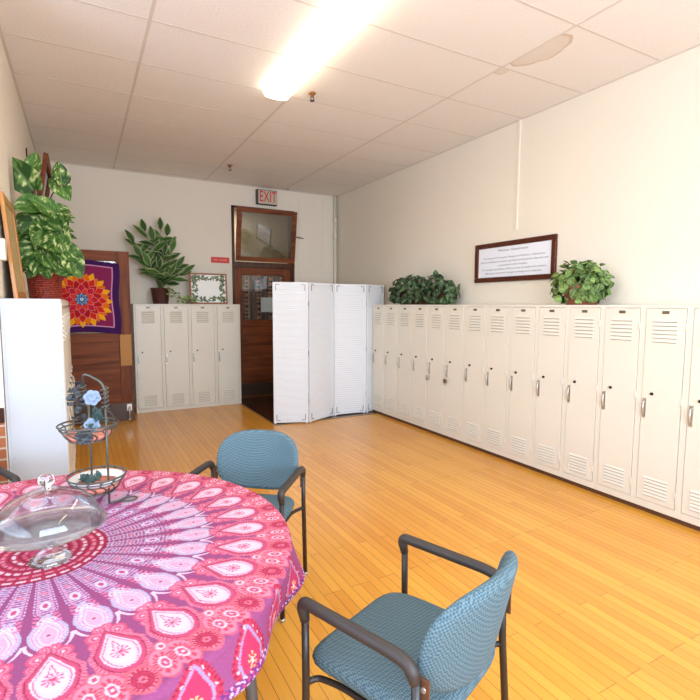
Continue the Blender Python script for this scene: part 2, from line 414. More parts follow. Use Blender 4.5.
# raised strips on walls
struct(MB().box(3.392, 3.408, YB - .008, YB, 1.9, 3.5).box(3.845, 3.86, YB - .006, YB, 2.25, 3.5).build('trim_5', M['wall']), 'thin cream wiring strips on the far wall beside the exit door', 'wall trim')
struct(MB().box(XR - .012, XR, 3.83, 3.86, 2.4, ZC).build('trim_6', M['wall']), 'thin vertical white wiring strip above the framed statement', 'wall trim')

# door jambs and the exit door
jb = MB(); jb.box(dx0, dx0 + .045, YB - .012, YB + T, 0, dz).box(dx1 - .06, dx1, YB - .012, YB + T, 0, dz).box(dx0, dx1, YB - .012, YB + T, dz - .035, dz).box(dx0, dx1, YB - .02, YB + T, 2.2, 2.29)
struct(jb.build('trim_7', M['doordark'], bevel=.004), 'dark wooden frame around the exit door and its transom', 'door frame')
d = thing('door_1', 'brown wooden exit door with patterned curtain, partly behind the white folding screen', 'door', (dx0, YB + .02, 0), kind='structure')
x0, x1 = .05, 1.035; g0, g1, gz0, gz1 = .165, .90, 1.325, 2.075
for a, c_ in ((x0, g0), (g1, x1)): MB().box(a, c_, 0, .045, .01, 2.195).build('stile', M['door'], d, .004)
for a, c_ in ((gz1, 2.195), (1.215, 1.325), (.93, 1.0), (.60, .67), (.27, .34), (.01, .09)): MB().box(g0, g1, 0, .045, a, c_).build('rail', M['doorh'], d, .004)
pn = MB(); pn.box(g0, g1, .014, .034, .05, 1.25); pn.build('lower_panel', M['doorh'], d)
MB().box(g0 - .01, g1 + .01, .03, .036, gz0 - .01, gz1 + .01).build('pane', M['clear'], d)
MB().box(x0 + .02, x1 - .02, -.004, 0, .03, .24).build('kick_plate', M['kick'], d)
MB().ball((.97, -.05, 1.0), .03).tube([(.97, 0, 1.0), (.97, -.05, 1.0)], .012).build('door_knob', M['brass'], d)
# curtain
def grid_mesh(name, nx, nz, pos, colf, mat, parent=None, solid=0):
    b = MB(); vs = []; cs = []
    U = np.linspace(0, 1, nx); W = np.linspace(0, 1, nz); uu, ww_ = np.meshgrid(U, W)
    cols = colf(uu.ravel(), ww_.ravel()); vs = [pos(u, w) for u, w in zip(uu.ravel(), ww_.ravel())]
    fs = [(j * nx + i, j * nx + i + 1, (j + 1) * nx + i + 1, (j + 1) * nx + i) for j in range(nz - 1) for i in range(nx - 1)]
    b.add(vs, fs, True, cols); return b.build(name, mat, parent, cols=True, solid=solid)
def S(r, g, b): return np.array(srgb(r, g, b)[:3])
def curtain_cols(u, w):
    rng = np.random.RandomState(3); n = len(u); c = np.zeros((n, 3))
    k = (u * 11).astype(int); fr = u * 11 - k
    A, B_, D_, E_ = S(126, 106, 92), S(74, 52, 44), S(178, 120, 84), S(40, 32, 32)
    c[:] = np.where((fr < .28)[:, None], A, B_)
    odd = (k % 3 == 1); blk = (w * 9).astype(int); h = rng.rand(40, 40)[k % 40, blk % 40]
    c = np.where((odd & (fr > .2))[:, None], np.where((h > .45)[:, None], D_, E_), c)
    dd = np.hypot((fr - .6) * .5, (w * 9 % 1) - .5)
    c = np.where((odd & (dd < .25))[:, None], np.where((h > .45)[:, None], E_, D_), c)
    c = np.where(((k % 3 == 0) & (np.abs((w * 30 % 1) - .5) < .22) & (fr > .35) & (fr < .8))[:, None], A, c)
    c = np.where((np.abs(w - .66) < .012)[:, None], E_, c)
    return c
ct = grid_mesh('curtain', 180, 140, lambda u, w: (dx0 + .15 + u * .78, YB + .085 + .012 * math.sin(u * 44), 1.27 + w * .85), curtain_cols, M['curtain'], solid=.003)
tag(ct, 'brown patterned curtain hanging behind the exit door window', 'curtain')
nt_ = MB().box(2.70, 2.93, YB + .008, YB + .0105, 1.455, 1.705).build('paper_notice', plain('notice_paper', srgb(176, 190, 194), .7))
nt_.location = (0, .0, 0)
tag(nt_, 'small pale blue paper notice on the exit door window', 'notice')

def transom(name, label, loc, rz, w, h, tilt, cat='window'):
    t = thing(name, label, cat, loc, rz, kind='structure'); t.rotation_mode = 'XYZ'
    t.rotation_euler = (tilt, 0, rz)
    f = MB(); s_ = .075
    f.box(0, s_, -.02, .025, 0, h).box(w - s_, w, -.02, .025, 0, h).box(s_, w - s_, -.02, .025, 0, s_).box(s_, w - s_, -.02, .025, h - s_, h)
    f.build('sash', M['doorh'], t, .004)
    MB().box(s_ - .01, w - s_ + .01, 0, .005, s_ - .01, h - s_ + .01).build('pane', M['glass'], t)
    return t
t = transom('window_1', 'brown transom window above the exit door, tilted open at the top', (dx0 + .055, YB - .03, 2.30), 0, 1.03, .86, R(9))
MB().tube([(1.03, -.01, .45), (1.10, -.03, .44), (1.17, -.02, .43)], .008).build('transom_arm', M['black'], t)
t = transom('window_4', 'brown transom sash high on the left wall behind the tall plant, tilted into the room', (XL + .09, 6.24, 2.66), PI / 2, .93, .52, R(-8))
t.rotation_euler = (R(10), 0, PI / 2)
struct(MB().box(XL - T, XL + .012, 6.22, 6.25, 0, 3.19).box(XL - T, XL + .012, 7.17, 7.2, 0, 3.19).box(XL - T, XL + .012, 6.22, 7.2, 2.3, 2.36).build('trim_8', M['doordark']), 'dark wooden frame of the left doorway', 'door frame')

# open panelled door on the left, swung into the room
d = thing('door_2', 'open dark wooden panelled door with purple lotus tapestry hung on it', 'door', (-.396, 7.19, 0), kind='structure')
W_, H_ = .985, 2.27
for a, c_ in ((0, .13), (W_ - .155, W_)): MB().box(a, c_, -.022, .022, .015, H_).build('stile', M['door'], d, .003)
for a, c_ in ((2.14, H_), (1.08, 1.2), (.80, .88), (.50, .57), (.015, .26)): MB().box(.13, W_ - .155, -.022, .022, a, c_).build('rail', M['doorh'], d, .003)
MB().box(.13, W_ - .155, -.008, .008, .2, 1.1).build('lower_panel', M['doorh'], d)
MB().box(.12, W_ - .145, -.003, .003, 1.19, 2.15).build('pane', M['clear'], d)
MB().box(.01, W_ - .01, -.026, -.022, .03, .26).build('kick_plate', M['kick'], d)
MB().box(W_ - .145, W_ - .005, -.027, -.022, .76, 1.18).build('push_plate', M['brass'], d, .002)
MB().tube([(W_ - .06, -.026, .2), (W_ - .06, -.06, .19), (W_ - .065, -.065, .04)], .01).ball((W_ - .065, -.065, .035), .02).box(W_ - .09, W_ - .03, -.03, -.024, .15, .24).build('door_stop', M['chrome'], d)
# lotus tapestry
def lotus_cols(u, w):
    n = len(u); x = (u - .49) * .86; z = (w - .455) * .92; r = np.hypot(x, z); th = np.arctan2(z, x)
    c = np.tile(S(64, 26, 84), (n, 1))
    inn = (u > .1) & (u < .9) & (w > .09) & (w < .93)
    c = np.where(inn[:, None], S(132, 38, 84), c)
    edge = (np.abs(np.maximum(np.abs(u - .5) / .4, np.abs(w - .51) / .42) - 1) < .018)
    c = np.where(edge[:, None], S(200, 140, 180), c)
    def petals(N, ph, r0, r1, p=.75):
        a = np.abs(((th - ph) / (2 * PI / N) + .5) % 1 - .5) * 2
        return r0 + (r1 - r0) * (1 - a ** 1.0) ** p
    for (N, ph, r0, r1, cl) in ((16, 0, .25, .365, S(240, 170, 30)), (16, PI / 16, .24, .335, S(226, 110, 20)), (12, 0, .19, .30, S(206, 40, 28)), (12, PI / 12, .17, .25, S(178, 24, 34)), (8, 0, .11, .2, S(196, 30, 60)), (8, PI / 8, .08, .15, S(214, 60, 50))):
        q = petals(N, ph, r0, r1)
        c = np.where((r < q)[:, None], cl, c)
        if N < 14: c = np.where((np.abs(r - q) < .0035)[:, None], S(236, 150, 140), c)
    c = np.where((r < .075)[:, None], S(60, 84, 140), c)
    q = petals(8, 0, .03, .07); c = np.where((np.abs(r - q) < .007)[:, None], S(150, 196, 226), c)
    c = np.where((r < .022)[:, None], S(190, 220, 240), c)
    return c
tp = grid_mesh('lotus_tapestry', 300, 320, lambda u, w: (-.40 + u * .86 + .012 * math.sin(w * 9) * (u - .5) * 2, 7.155 + .006 * math.sin(u * 17 + w * 3), 1.205 + w * .92 + .018 * math.cos((u - .5) * 5.5)), lotus_cols, M['tap'], solid=.003)
tag(tp, 'purple tapestry with red and yellow lotus hanging on the open door', 'tapestry')

# ------------------------------------------------------------------ lockers
LW, LD = .329, .385
def make_locker(h, z0, mat, w=LW, depth=LD):
    t = thing('locker', 'x', 'locker')
    b = MB(); f = .022; dt, db = h - .022, z0 + .055       # carcass with a face frame
    b.box(0, w, .02, depth, z0, h)
    b.box(0, f, 0, .02, z0, h).box(w - f, w, 0, .02, z0, h).box(f, w - f, 0, .02, z0, db).box(f, w - f, 0, .02, dt, h)
    b.build('body', mat, t, .002)
    dm = MB(); a0, a1 = f + .004, w - f - .004
    dm.box(a0, a1, -.004, .014, db + .004, dt - .004)
    def louvers(za, zb, n):
        step = (zb - za) / n
        for k in range(n):
            z = za + k * step
            dm.prism([(-.003, z + .002), (-.0135, z + .004), (-.012, z + .007), (-.003, z + step * .78)], w / 2 - .088, w / 2 + .088, 'x')
    louvers(h - .275, h - .095, 6); louvers(z0 + .10, z0 + .255, 6)
    nf = len(dm.f)
    for za, n, st_ in ((h - .275, 6, .03), (z0 + .10, 6, .155 / 6)):          # strip under every louver, the slit's shade put into its colour
        for k in range(n): dm.box(w / 2 - .085, w / 2 + .085, -.0052, -.003, za + k * st_ - .0025, za + k * st_ + .0025)
    dr = dm.build('door', mat, t, .0012); dr.data.materials.append(M['slot'])
    for i, pg in enumerate(dr.data.polygons):
        if i >= nf: pg.material_index = 1
    for zz in (z0 + .16, (h + z0) / 2 + .08, h - .16): MB().tube([(a1 + .004, -.006, zz - .03), (a1 + .004, -.006, zz + .03)], .005, 8).build('hinge', mat, dr)
    p = MB(); p.box(w / 2 - .026, w / 2 + .026, -.008, -.004, h - .065, h - .043).build('number_plate', M['plate'], dr, .003)
    k = MB(); k.tube([(a0 + .075, -.003, z0 + .885), (a0 + .075, -.016, z0 + .885)], .011, 12).build('lock_knob', M['black'], dr)
    hd = MB(); x = a0 + .022
    hd.box(x - .013, x + .013, -.007, -.003, z0 + .695, z0 + .845)
    hd.tube([(x, -.008, z0 + .715), (x, -.022, z0 + .73), (x + .001, -.025, z0 + .775), (x, -.018, z0 + .815), (x, -.006, z0 + .832)], [.005, .0065, .0075, .0065, .004], 8)
    hd.build('handle', M['chrome'], dr)
    return t
ordn = ['first', 'second', 'third', 'fourth', 'fifth', 'sixth', 'seventh', 'eighth', 'ninth', 'tenth', 'eleventh', 'twelfth', 'thirteenth', 'fourteenth']
proto = make_locker(1.589, .04, M['locker'])
YE = 6.15
for k in range(14):
    o = proto if k == 0 else copy_tree(proto)
    o.location = (3.746, YE - k * LW, 0); o.rotation_euler = (0, 0, -PI / 2)
    
    tag(o, 'cream locker, %s from the folding screen in the long row%s' % (ordn[k], {4: ', small padlock', 5: ', dark padlock', 13: ', cut off by picture edge'}.get(k, '')), 'locker', 'lockers along the right wall')
bl = make_locker(1.586, .002, M['locker'], .386)
for k in range(4):
    o = bl if k == 0 else copy_tree(bl)
    o.location = (.66 + .386 * k, 7.627, 0)
    tag(o, ['cream locker on the far wall, first from the open brown door', 'cream locker on the far wall, second from the open brown door', 'cream locker on the far wall, third from the open brown door', 'cream locker on the far wall, nearest the exit door'][k], 'locker', 'lockers on the far wall')
YL = 3.63
ll = make_locker(1.612, .03, M['locker'], LW, .315)
# the bank's near end is a plain white side panel
for k in range(7):
    o = ll if k == 0 else copy_tree(ll)
    o.location = (-.108, YL + .012 + LW * k, 0); o.rotation_euler = (0, 0, PI / 2)
    tag(o, 'white locker beneath the tall pothos, %s behind the plain white side panel' % ordn[k], 'locker', 'lockers along the left wall')
sp = thing('locker_end_panel', 'plain white side panel closing the locker bank behind the table', 'panel', (0, 0, 0))
xa, xb = XL + .004, -.108
b = MB(); b.box(xa, xb, YL - .004, YL + .01, .03, 1.612); b.build('panel_sheet', M['locker_white'], sp, .002)
b = MB(); b.box(xa, xa + .016, YL - .008, YL - .003, .03, 1.612).box(xb - .018, xb, YL - .008, YL - .003, .03, 1.612).box(xa + .016, xb - .018, YL - .008, YL - .003, 1.598, 1.612); b.build('edge_fold', M['locker_white'], sp, .001)
for zz in (.62, 1.0, 1.3):
    for x in (xa + .03, xb - .035): MB().ball((x, YL - .004, zz), .004, 6).build('rivet', M['locker_white'], sp)
# plinths
struct(MB().box(3.765, 4.12, YE - 14 * LW, YE, 0, .04).build('trim_9', M['plinth']), 'dark brown plinth under the right row of lockers', 'plinth')
struct(MB().box(xa, xb - .03, YL + .02, YL + 7 * LW, 0, .03).build('trim_10', M['plinth']), 'dark plinth under the left locker bank', 'plinth')
def padlock(k, mat, label):
    t = thing('padlock', label, 'padlock', (3.746 - .034, YE - k * LW - .026 - .022, .70), -PI / 2, 'padlocks on the right wall lockers')
    MB().tube(arc_path([(-.016, 0, -.01), (-.016, 0, .035), (.016, 0, .035), (.016, 0, -.01)], .016), .004, 8).build('shackle', M['chrome'], t)
    MB().lathe([(.001, -.012), (.022, -.012), (.026, -.006), (.026, .006), (.022, .012), (.001, .012)], n=20).build('lock_body', mat, t).rotation_euler = (PI / 2, 0, 0)
    t.children[-1].location = (0, 0, -.03)
padlock(4, M['chrome'], 'small dull padlock hanging on the fifth locker from the folding screen')
padlock(5, plain('padlock_dark', srgb(120, 100, 84), .3, metal=.8), 'dark dial padlock hanging on the sixth locker from the folding screen')

# ------------------------------------------------------------------ folding screen
fs = thing('folding_screen', 'white four panel folding screen standing in front of the exit door', 'folding screen')
SP = [(2.195, 6.10), (2.635, 5.935), (3.12, 6.16), (3.625, 6.115), (4.02, 6.27)]
for i in range(4):
    a = Vector(SP[i] + (0,)); c = Vector(SP[i + 1] + (0,)); L = (c - a).length - .012
    ang = math.atan2(c.y - a.y, c.x - a.x); hgt = 1.875
    p = MB(); p.box(0, .032, -.011, .011, .018, hgt).box(L - .032, L, -.011, .011, .018, hgt).box(.032, L - .032, -.011, .011, .018, .06).box(.032, L - .032, -.011, .011, hgt - .04, hgt)
    po = p.build('panel', M['screen'], fs, .002); po.location = a; po.rotation_euler = (0, 0, ang)
    s = MB(); n = 58; z0_, z1_ = .06, hgt - .04; stp = (z1_ - z0_) / n
    for k in range(n):
        z = z0_ + k * stp; s.prism([(-.002, z), (-.0055, z + .006), (-.005, z + .010), (-.002, z + stp + .001), (.005, z + stp), (.005, z)], .032, L - .032, 'x')
    s.build('slat_infill', M['screen'], po)
    for (xx, sx) in ((.04, 1), (L - .04, -1)):
        for (zz, sz) in ((.05, 1), (hgt - .03, -1)):
            br = MB(); br.box(min(xx, xx + sx * .05), max(xx, xx + sx * .05), -.0135, -.011, zz - .005, zz + .005); br.box(xx - .005, xx + .005, -.0135, -.011, min(zz, zz + sz * .08), max(zz, zz + sz * .08)); br.build('corner_bracket', M['bracket2'], po)
    for xx in (.02, L - .02): MB().box(xx - .012, xx + .012, -.009, .009, .004, .018).build('foot', M['screen'], po)
    if i == 3: MB().box(L, L + .014, -.012, .012, .018, hgt).build('edge_strip', M['plaquewood'], po)
    for zz in (.3, .95, 1.6):
        if i < 3: MB().tube([(L + .006, 0, zz - .03), (L + .006, 0, zz + .03)], .006, 8).build('hinge', M['bracket2'], po)

# ------------------------------------------------------------------ wall and ceiling fittings
pp = thing('heating_pipe', 'cream painted vertical pipe in the far right corner', 'pipe', (4.085, 8.03, 0))
MB().tube([(0, 0, .004), (0, 0, ZC)], .026, 14).build('pipe_run', M['pipe'], pp)
for zz in (3.10, 2.80): MB().lathe([(.027, -.04), (.036, -.036), (.036, .036), (.027, .04)], (0, 0, zz), 16).build('coupling', M['pipe'], pp)
ex = thing('exit_sign', 'red and cream EXIT sign above the far door', 'exit sign', (2.80, YB, 3.36))
MB().box(-.175, .18, -.075, 0, -.12, .12).build('housing', M['exitbox'], ex, .004)
MB().box(-.15, .178, -.08, -.074, -.108, .108).build('face', M['exitface'], ex, .002)
text('lettering', 'EXIT', .25, M['exitred'], ex, (.014, -.081, 0), (PI / 2, 0, 0), .29, .002)
fa = thing('fire_alarm_sign', 'small red sign with pale lettering on the far wall beside the exit door', 'sign', (2.02, YB, 2.298))
MB().box(-.148, .148, -.008, 0, -.046, .046).build('sign_plate', M['redsign'], fa, .002)
text('lettering', 'FIRE  ALARM', .05, M['signlet'], fa, (0, -.009, 0), (PI / 2, 0, 0), .21)
pq = thing('framed_statement', 'long brown framed mission statement on the wall above the lockers', 'framed notice', (XR, 3.875, 2.065), -PI / 2)
w2, h2 = .565, .22
f = MB(); f.box(-w2, w2, -.03, 0, h2 - .055, h2).box(-w2, w2, -.03, 0, -h2, -h2 + .055).box(-w2, -w2 + .055, -.03, 0, -h2 + .055, h2 - .055).box(w2 - .055, w2, -.03, 0, -h2 + .055, h2 - .055)
f.build('frame', M['plaquewood'], pq, .008)
MB().box(-w2 + .05, w2 - .05, -.014, -.002, -h2 + .05, h2 - .05).build('paper', M['paper'], pq)
for i, (s_, wd) in enumerate((('Mission Statement', .42), ('The mission of Therapeutic Massage and Wellness is dedicated to', .86), ('the art of offering the student a professional therapeutic education and', .94), ('a commitment to their discipline.', .42), ('Our program graduates will be an asset to health and wellness', .9), ('offering the community through knowledge and compassion.', .8))):
    text('lettering', s_, .035 if i == 0 else .026, M['ink'], pq, (0, -.015, .125 - (0 if i == 0 else .035) - i * .042), (PI / 2, 0, 0), wd, .0004)
for i, (x, y) in enumerate(((1.92, 7.02), (1.955, 4.31))):
    s = thing('sprinkler_head', ['small brass ceiling sprinkler far back near the exit sign', 'small brass ceiling sprinkler beside the end of the lamp'][i], 'sprinkler', (x, y, ZC), 0, 'ceiling sprinklers')
    MB().lathe([(.001, -.002), (.035, -.002), (.03, -.012), (.012, -.016), (.012, -.035), (.001, -.035)], n=16).build('escutcheon', M['brass'], s)
    MB().tube([(-.012, 0, -.033), (-.016, 0, -.055), (0, 0, -.07)], .004, 6).tube([(.012, 0, -.033), (.016, 0, -.055), (0, 0, -.07)], .004, 6).lathe([(.001, -.07), (.022, -.07), (.022, -.074), (.001, -.074)], n=14).build('deflector', M['kick'], s)
st2 = MB().ball((3.16, 7.97, ZC - .004), .022, 8, (1, 1, .3)).build('smoke_sensor', M['kick']); tag(st2, 'tiny dark sensor on the ceiling above the exit door', 'sensor')
# fluorescent ceiling lamps (wrap-around diffusers); the second is unseen, added behind the viewer for brightness
def lamp(y0, y1, label, strength):
    t = thing('ceiling_lamp', label, 'lamp', (1.648, (y0 + y1) / 2, ZC), 0, 'fluorescent ceiling lamps')
    L = (y1 - y0) / 2
    MB().box(-.115, .115, -L, L, -.03, 0).build('housing', M['housing'], t)
    poly = [(-.120, -.012), (-.120, -.035), (-.10, -.066), (-.04, -.074), (.04, -.074), (.10, -.066), (.120, -.035), (.120, -.012)]
    d_ = MB(); d_.prism(poly, -L - .004, L + .004, 'y'); 
    d_.build('diffuser', emit('lamp_diffuser', (1, .88, .68, 1), strength), t)
    return t
lamp(1.95, 4.43, 'long glowing fluorescent lamp on the ceiling', 8.6)
lamp(-1.7, .75, 'unseen fluorescent lamp behind the viewer, added for brightness', 9)
wbx = MB().box(XL, XL + .045, 3.655, 3.74, 1.845, 1.975).build('switch_box', M['locker'], bevel=.006); tag(wbx, 'small white box on the wall beside the oak picture frame', 'switch box')

# leaning picture on the left bank
pf = thing('picture_frame', 'light oak picture frame leaning on the wall beside the tall pothos', 'picture frame', (XL + .066, 3.86, 1.613), PI / 2)
pf.rotation_euler = (R(-4.4) * -1, 0, PI / 2); pf.rotation_euler = (R(-4.2), 0, PI / 2)
w3, h3 = .58, .68
f = MB(); f.box(0, .05, -.012, .012, 0, h3).box(w3 - .05, w3, -.012, .012, 0, h3).box(.05, w3 - .05, -.012, .012, 0, .05).box(.05, w3 - .05, -.012, .012, h3 - .05, h3)
f.build('frame', M['oak'], pf, .003); MB().box(.045, w3 - .045, -.004, .006, .045, h3 - .045).build('picture', M['oakinner'], pf)
# leaf-bordered picture
def leafb(u, w):
    rng = np.random.RandomState(5); n = len(u); c = np.tile(S(238, 238, 234), (n, 1)); asp = .52 / .42
    X = u * asp; Wd = asp
    P = []
    for k in range(270):
        side = rng.randint(4); t = rng.rand(); dpt = .05 + rng.rand() * .16
        P.append([(t * Wd, dpt), (t * Wd, 1 - dpt), (dpt, t), (Wd - dpt, t)][side])
    for (px, pz) in P:
        a = rng.rand() * PI; dx_, dz_ = X - px, w - pz; p = dx_ * math.cos(a) + dz_ * math.sin(a); q = -dx_ * math.sin(a) + dz_ * math.cos(a)
        L = .035 + rng.rand() * .025; m_ = (p / L) ** 2 + (q / (L * .5)) ** 2 < 1
        c[m_] = S(*[(52, 74, 34), (86, 108, 52), (70, 92, 60), (110, 122, 70)][rng.randint(4)])
    return c
lp = thing('leaf_border_picture', 'small wooden framed picture with green leaf border on top of the far lockers', 'picture', (1.47, 7.74, 1.588))
lp.rotation_euler = (R(-5), 0, 0); w4, h4 = .57, .475
f = MB(); f.box(0, .025, -.01, .01, 0, h4).box(w4 - .025, w4, -.01, .01, 0, h4).box(.025, w4 - .025, -.01, .01, 0, .025).box(.025, w4 - .025, -.01, .01, h4 - .025, h4); f.build('frame', plain('reddish_frame_wood', srgb(150, 88, 54), .5, var=.15), lp, .002)
g = grid_mesh('picture_print', 190, 150, lambda u, w: (.022 + u * .526, -.004, .022 + w * .431), leafb, M['leafborder'], lp, solid=.004)

# ------------------------------------------------------------------ plants
def leaf(b, base, direc, normal, L, Wd, shape, colf, droop=.25, fine=False):
    """one leaf blade with a mid fold; direc = growth direction, normal = upper side"""
    d_ = Vector(direc).normalized(); n_ = Vector(normal); n_ = (n_ - d_ * n_.dot(d_))
    n_ = n_.normalized() if n_.length > 1e-4 else d_.orthogonal().normalized(); s_ = d_.cross(n_)
    N = 18 if fine else 9; K = [-1 + k / 6 for k in range(13)] if fine else [-1, -.55, 0, .55, 1]; vs = []; cs = []; q = len(K)
    for i in range(N + 1):
        t = i / N; hw = shape(t) * Wd / 2
        for k in K:
            p = Vector(base) + d_ * (L * t) + s_ * (hw * k) + n_ * (hw * .35 * abs(k) - droop * L * t * t)
            if shape is heart and t < .12: p -= d_ * (.10 * L * abs(k) * (1 - t / .12))
            vs.append(p); cs.append(colf(t, k))
    fs = [(i * q + k, i * q + k + 1, (i + 1) * q + k + 1, (i + 1) * q + k) for i in range(N) for k in range(q - 1)]
    b.add(vs, fs, True, cs)
def lance(t): return max(.02, math.sin(PI * min(1, t * .93 + .04)) ** .9 * (1 - .35 * t) * 1.2)
def heart(t):
    return max(.02, math.sqrt(max(0, 1 - ((.30 - t) / .34) ** 2)) if t < .30 else max(0, 1 - ((t - .30) / .70) ** 1.9) ** .85)
def roundl(t): return max(.05, math.sqrt(max(0, 1 - (2 * t - 1) ** 2)))
def ivyl(t):
    for a, c in zip(((0, .30), (.12, .62), (.24, .95), (.36, .58), (.5, .62), (.62, .66), (.74, .4), (1, .02)), ((.12, .62), (.24, .95), (.36, .58), (.5, .62), (.62, .66), (.74, .4), (1, .02), (1.01, .02))):
        if a[0] <= t <= c[0]: return a[1] + (c[1] - a[1]) * (t - a[0]) / (c[0] - a[0])
    return .02
def mix(a, c, t): return tuple(a[i] * (1 - t) + c[i] * t for i in range(3))
def L3(r, g, b): return srgb(r, g, b)[:3]

def pothos():
    t = thing('potted_pothos', 'tall variegated pothos in red wicker pot on top of the white lockers', 'plant', (-.245, 4.72, 1.613))
    MB().lathe([(.001, 0), (.108, 0), (.113, .02), (.126, .2), (.132, .205), (.132, .222), (.118, .222), (.112, .18), (.001, .18)], n=36).build('pot', M['wicker_red'], t)
    MB().lathe([(.001, .186), (.112, .186), (.112, .181)], n=24).build('soil', M['soil'], t)
    rg = random.Random(4)
    # (px, pz relative) leaf tips placed round an upright mossy stem
    f = MB(); stems = MB()
    def px(u, v): return ((u - 43.5) * .0066, (296 - v) * .0077 + .035)         # spread of the leaves round the moss pole, left-right and up
    main = []
    for (u, v, L, ang, tip) in ((26, 176, .27, 125, .2), (40, 163, .16, 80, 0), (66, 172, .17, 95, .1), (68, 188, .19, -60, .1), (60, 210, .20, 20, .2), (46, 206, .2, 150, .3), (30, 208, .2, 200, .3), (34, 226, .22, 230, .3),
                                (54, 224, .19, -30, .3), (63, 226, .19, -75, .2), (24, 236, .21, 215, .2), (42, 238, .2, 250, .4), (56, 246, .2, -40, .4), (64, 240, .2, -70, .2), (30, 252, .21, 235, .3), (46, 254, .19, -90, .5),
                                (24, 262, .19, 220, .2), (38, 266, .19, 260, .4), (52, 262, .18, -60, .4), (64, 262, .17, -35, .3), (74, 252, .2, -25, .1), (77, 266, .21, -65, .1), (34, 272, .16, 230, .4), (48, 272, .16, -80, .5), (66, 270, .16, 200, .3)):
        x, z = px(u, v); d_ = (math.cos(R(ang)), -tip - .1, math.sin(R(ang)))
        main.append((x - d_[0] * L * .5, -.10 - rg.random() * .06, z - d_[2] * L * .5, L, d_, (rg.uniform(-.3, .3), -1, rg.uniform(.0, .5))))
    extra = []
    for k in range(34):
        a = rg.uniform(0, 2 * PI); z = rg.uniform(.26, .72)
        extra.append((.08 * math.cos(a), .09 * math.sin(a), z, rg.uniform(.15, .2), (math.cos(a), math.sin(a), rg.uniform(-.9, .1)), (math.cos(a) * .5, math.sin(a) * .5 - .5, .6)))
    for (x, y, z, L, dr, nm) in main + extra:
        ph = rg.random() * 9; dark = rg.random()
        base = mix(L3(26, 56, 20), L3(66, 106, 40), dark)
        def colf(tt, k, base=base, ph=ph):
            w_ = tt - abs(k) * .55                                        # marbled streaks run out along the side veins
            v = noise.noise(Vector((w_ * 6 + ph * 7, k * 2.2, ph * 3))) + .5 * noise.noise(Vector((w_ * 17 + ph, k * 3, ph * 5)))
            if abs(k) < .05: return mix(base, L3(120, 150, 80), .5)
            return L3(186, 194, 132) if v > .42 else (mix(base, L3(110, 146, 68), .65) if v > .12 else base)
        leaf(f, (x, y, z), dr, nm, L, L * .80, heart, colf, .10, True)
        stems.tube([(x * .15, y * .15, max(.18, z - .22)), (x * .55, y * .5, z - .07), (x, y, z)], .005, 6)
    f.v = [(max(v[0], -.158), v[1], max(v[2], .012)) for v in f.v]; stems.v = [(max(v[0], -.158), v[1], v[2]) for v in stems.v]
    stems.tube([(0, 0, .17), (.01, 0, .5), (.0, .01, .84)], .014, 8); stems.tube([(.02, 0, .4), (.10, 0, .6), (.15, .02, .78)], .008, 6)
    stems.build('stem', M['stem'], t); f.build('foliage', M['leaf'], t, cols=True)
pothos()

def vine():
    t = thing('potted_ficus', 'leafy plant with pale edged leaves in dark wicker pot on the far lockers', 'plant', (1.055, 7.80, 1.5865))
    MB().lathe([(.001, 0), (.104, 0), (.108, .015), (.132, .215), (.140, .22), (.140, .235), (.124, .235), (.116, .19), (.001, .19)], n=32).build('pot', M['wicker_dark'], t)
    MB().lathe([(.001, .2), (.104, .2), (.104, .195)], n=24).build('soil', M['soil'], t)
    rg = random.Random(11); f = MB(); st_ = MB()
    def col(tt, k, d): return mix(L3(196, 200, 150), d, .25) if abs(k) > .9 else d
    branches = [(-.37, -.06, .93), (-.20, 0, 1.12), (.03, .02, 1.17), (.12, 0, 1.08), (-.28, -.08, .72), (.17, -.04, .82), (-.1, -.08, .98), (.06, -.1, .78), (-.16, -.1, .58), (.33, -.08, .48), (.24, -.1, .58), (-.02, -.12, .55), (.12, -.12, .45)]
    for (x, y, z) in branches:
        x *= .94; z = .2 + (z - .2) * .92
        pts = [Vector((0, 0, .2)), Vector((x * .35, y * .4, .2 + (z - .2) * .55)), Vector((x, y, z))]
        st_.tube(pts, [.008, .005, .003], 6)
        n = 7 if z > .6 else 6
        for i in range(n):
            tt = .35 + .65 * i / (n - 1); p = pts[0] * (1 - tt) ** 2 + pts[1] * 2 * tt * (1 - tt) + pts[2] * tt * tt
            a = rg.uniform(0, 2 * PI); side = -1 if i % 2 else 1
            out = (pts[2] - pts[0]).normalized(); dr = out * .75 + Vector((side * .8, rg.uniform(-.6, .2), rg.uniform(-.5, .35)))
            if i == n - 1: dr = out
            d_ = mix(L3(30, 62, 28), L3(70, 108, 46), rg.random())
            leaf(f, p, dr, (rg.uniform(-.3, .3), -1, .7), rg.uniform(.18, .25), rg.uniform(.08, .11), lance, lambda tt, k, d_=d_: col(tt, k, d_), .15)
    # trailing runner of small leaves along the locker top
    for i in range(34):
        x = .08 + .40 * i / 33 + rg.uniform(-.02, .02); z = .10 * max(0, 1 - i / 14) + rg.uniform(.03, .16) * (1 - .5 * i / 33)
        d_ = mix(L3(60, 92, 44), L3(140, 160, 90), rg.random())
        leaf(f, (x, -.13 + rg.uniform(-.02, .02), z + .01), (rg.uniform(-1, 1), -.4, rg.uniform(-.6, .5)), (0, -1, .6), rg.uniform(.045, .07), .035, lance, lambda tt, k, d_=d_: col(tt, k, d_), .1)
    st_.tube([(.06, -.02, .2), (.11, -.1, .25), (.2, -.13, .1), (.46, -.13, .05)], .004, 6)
    st_.build('stem', M['stemg'], t); f.build('foliage', M['leaf'], t, cols=True)
vine()

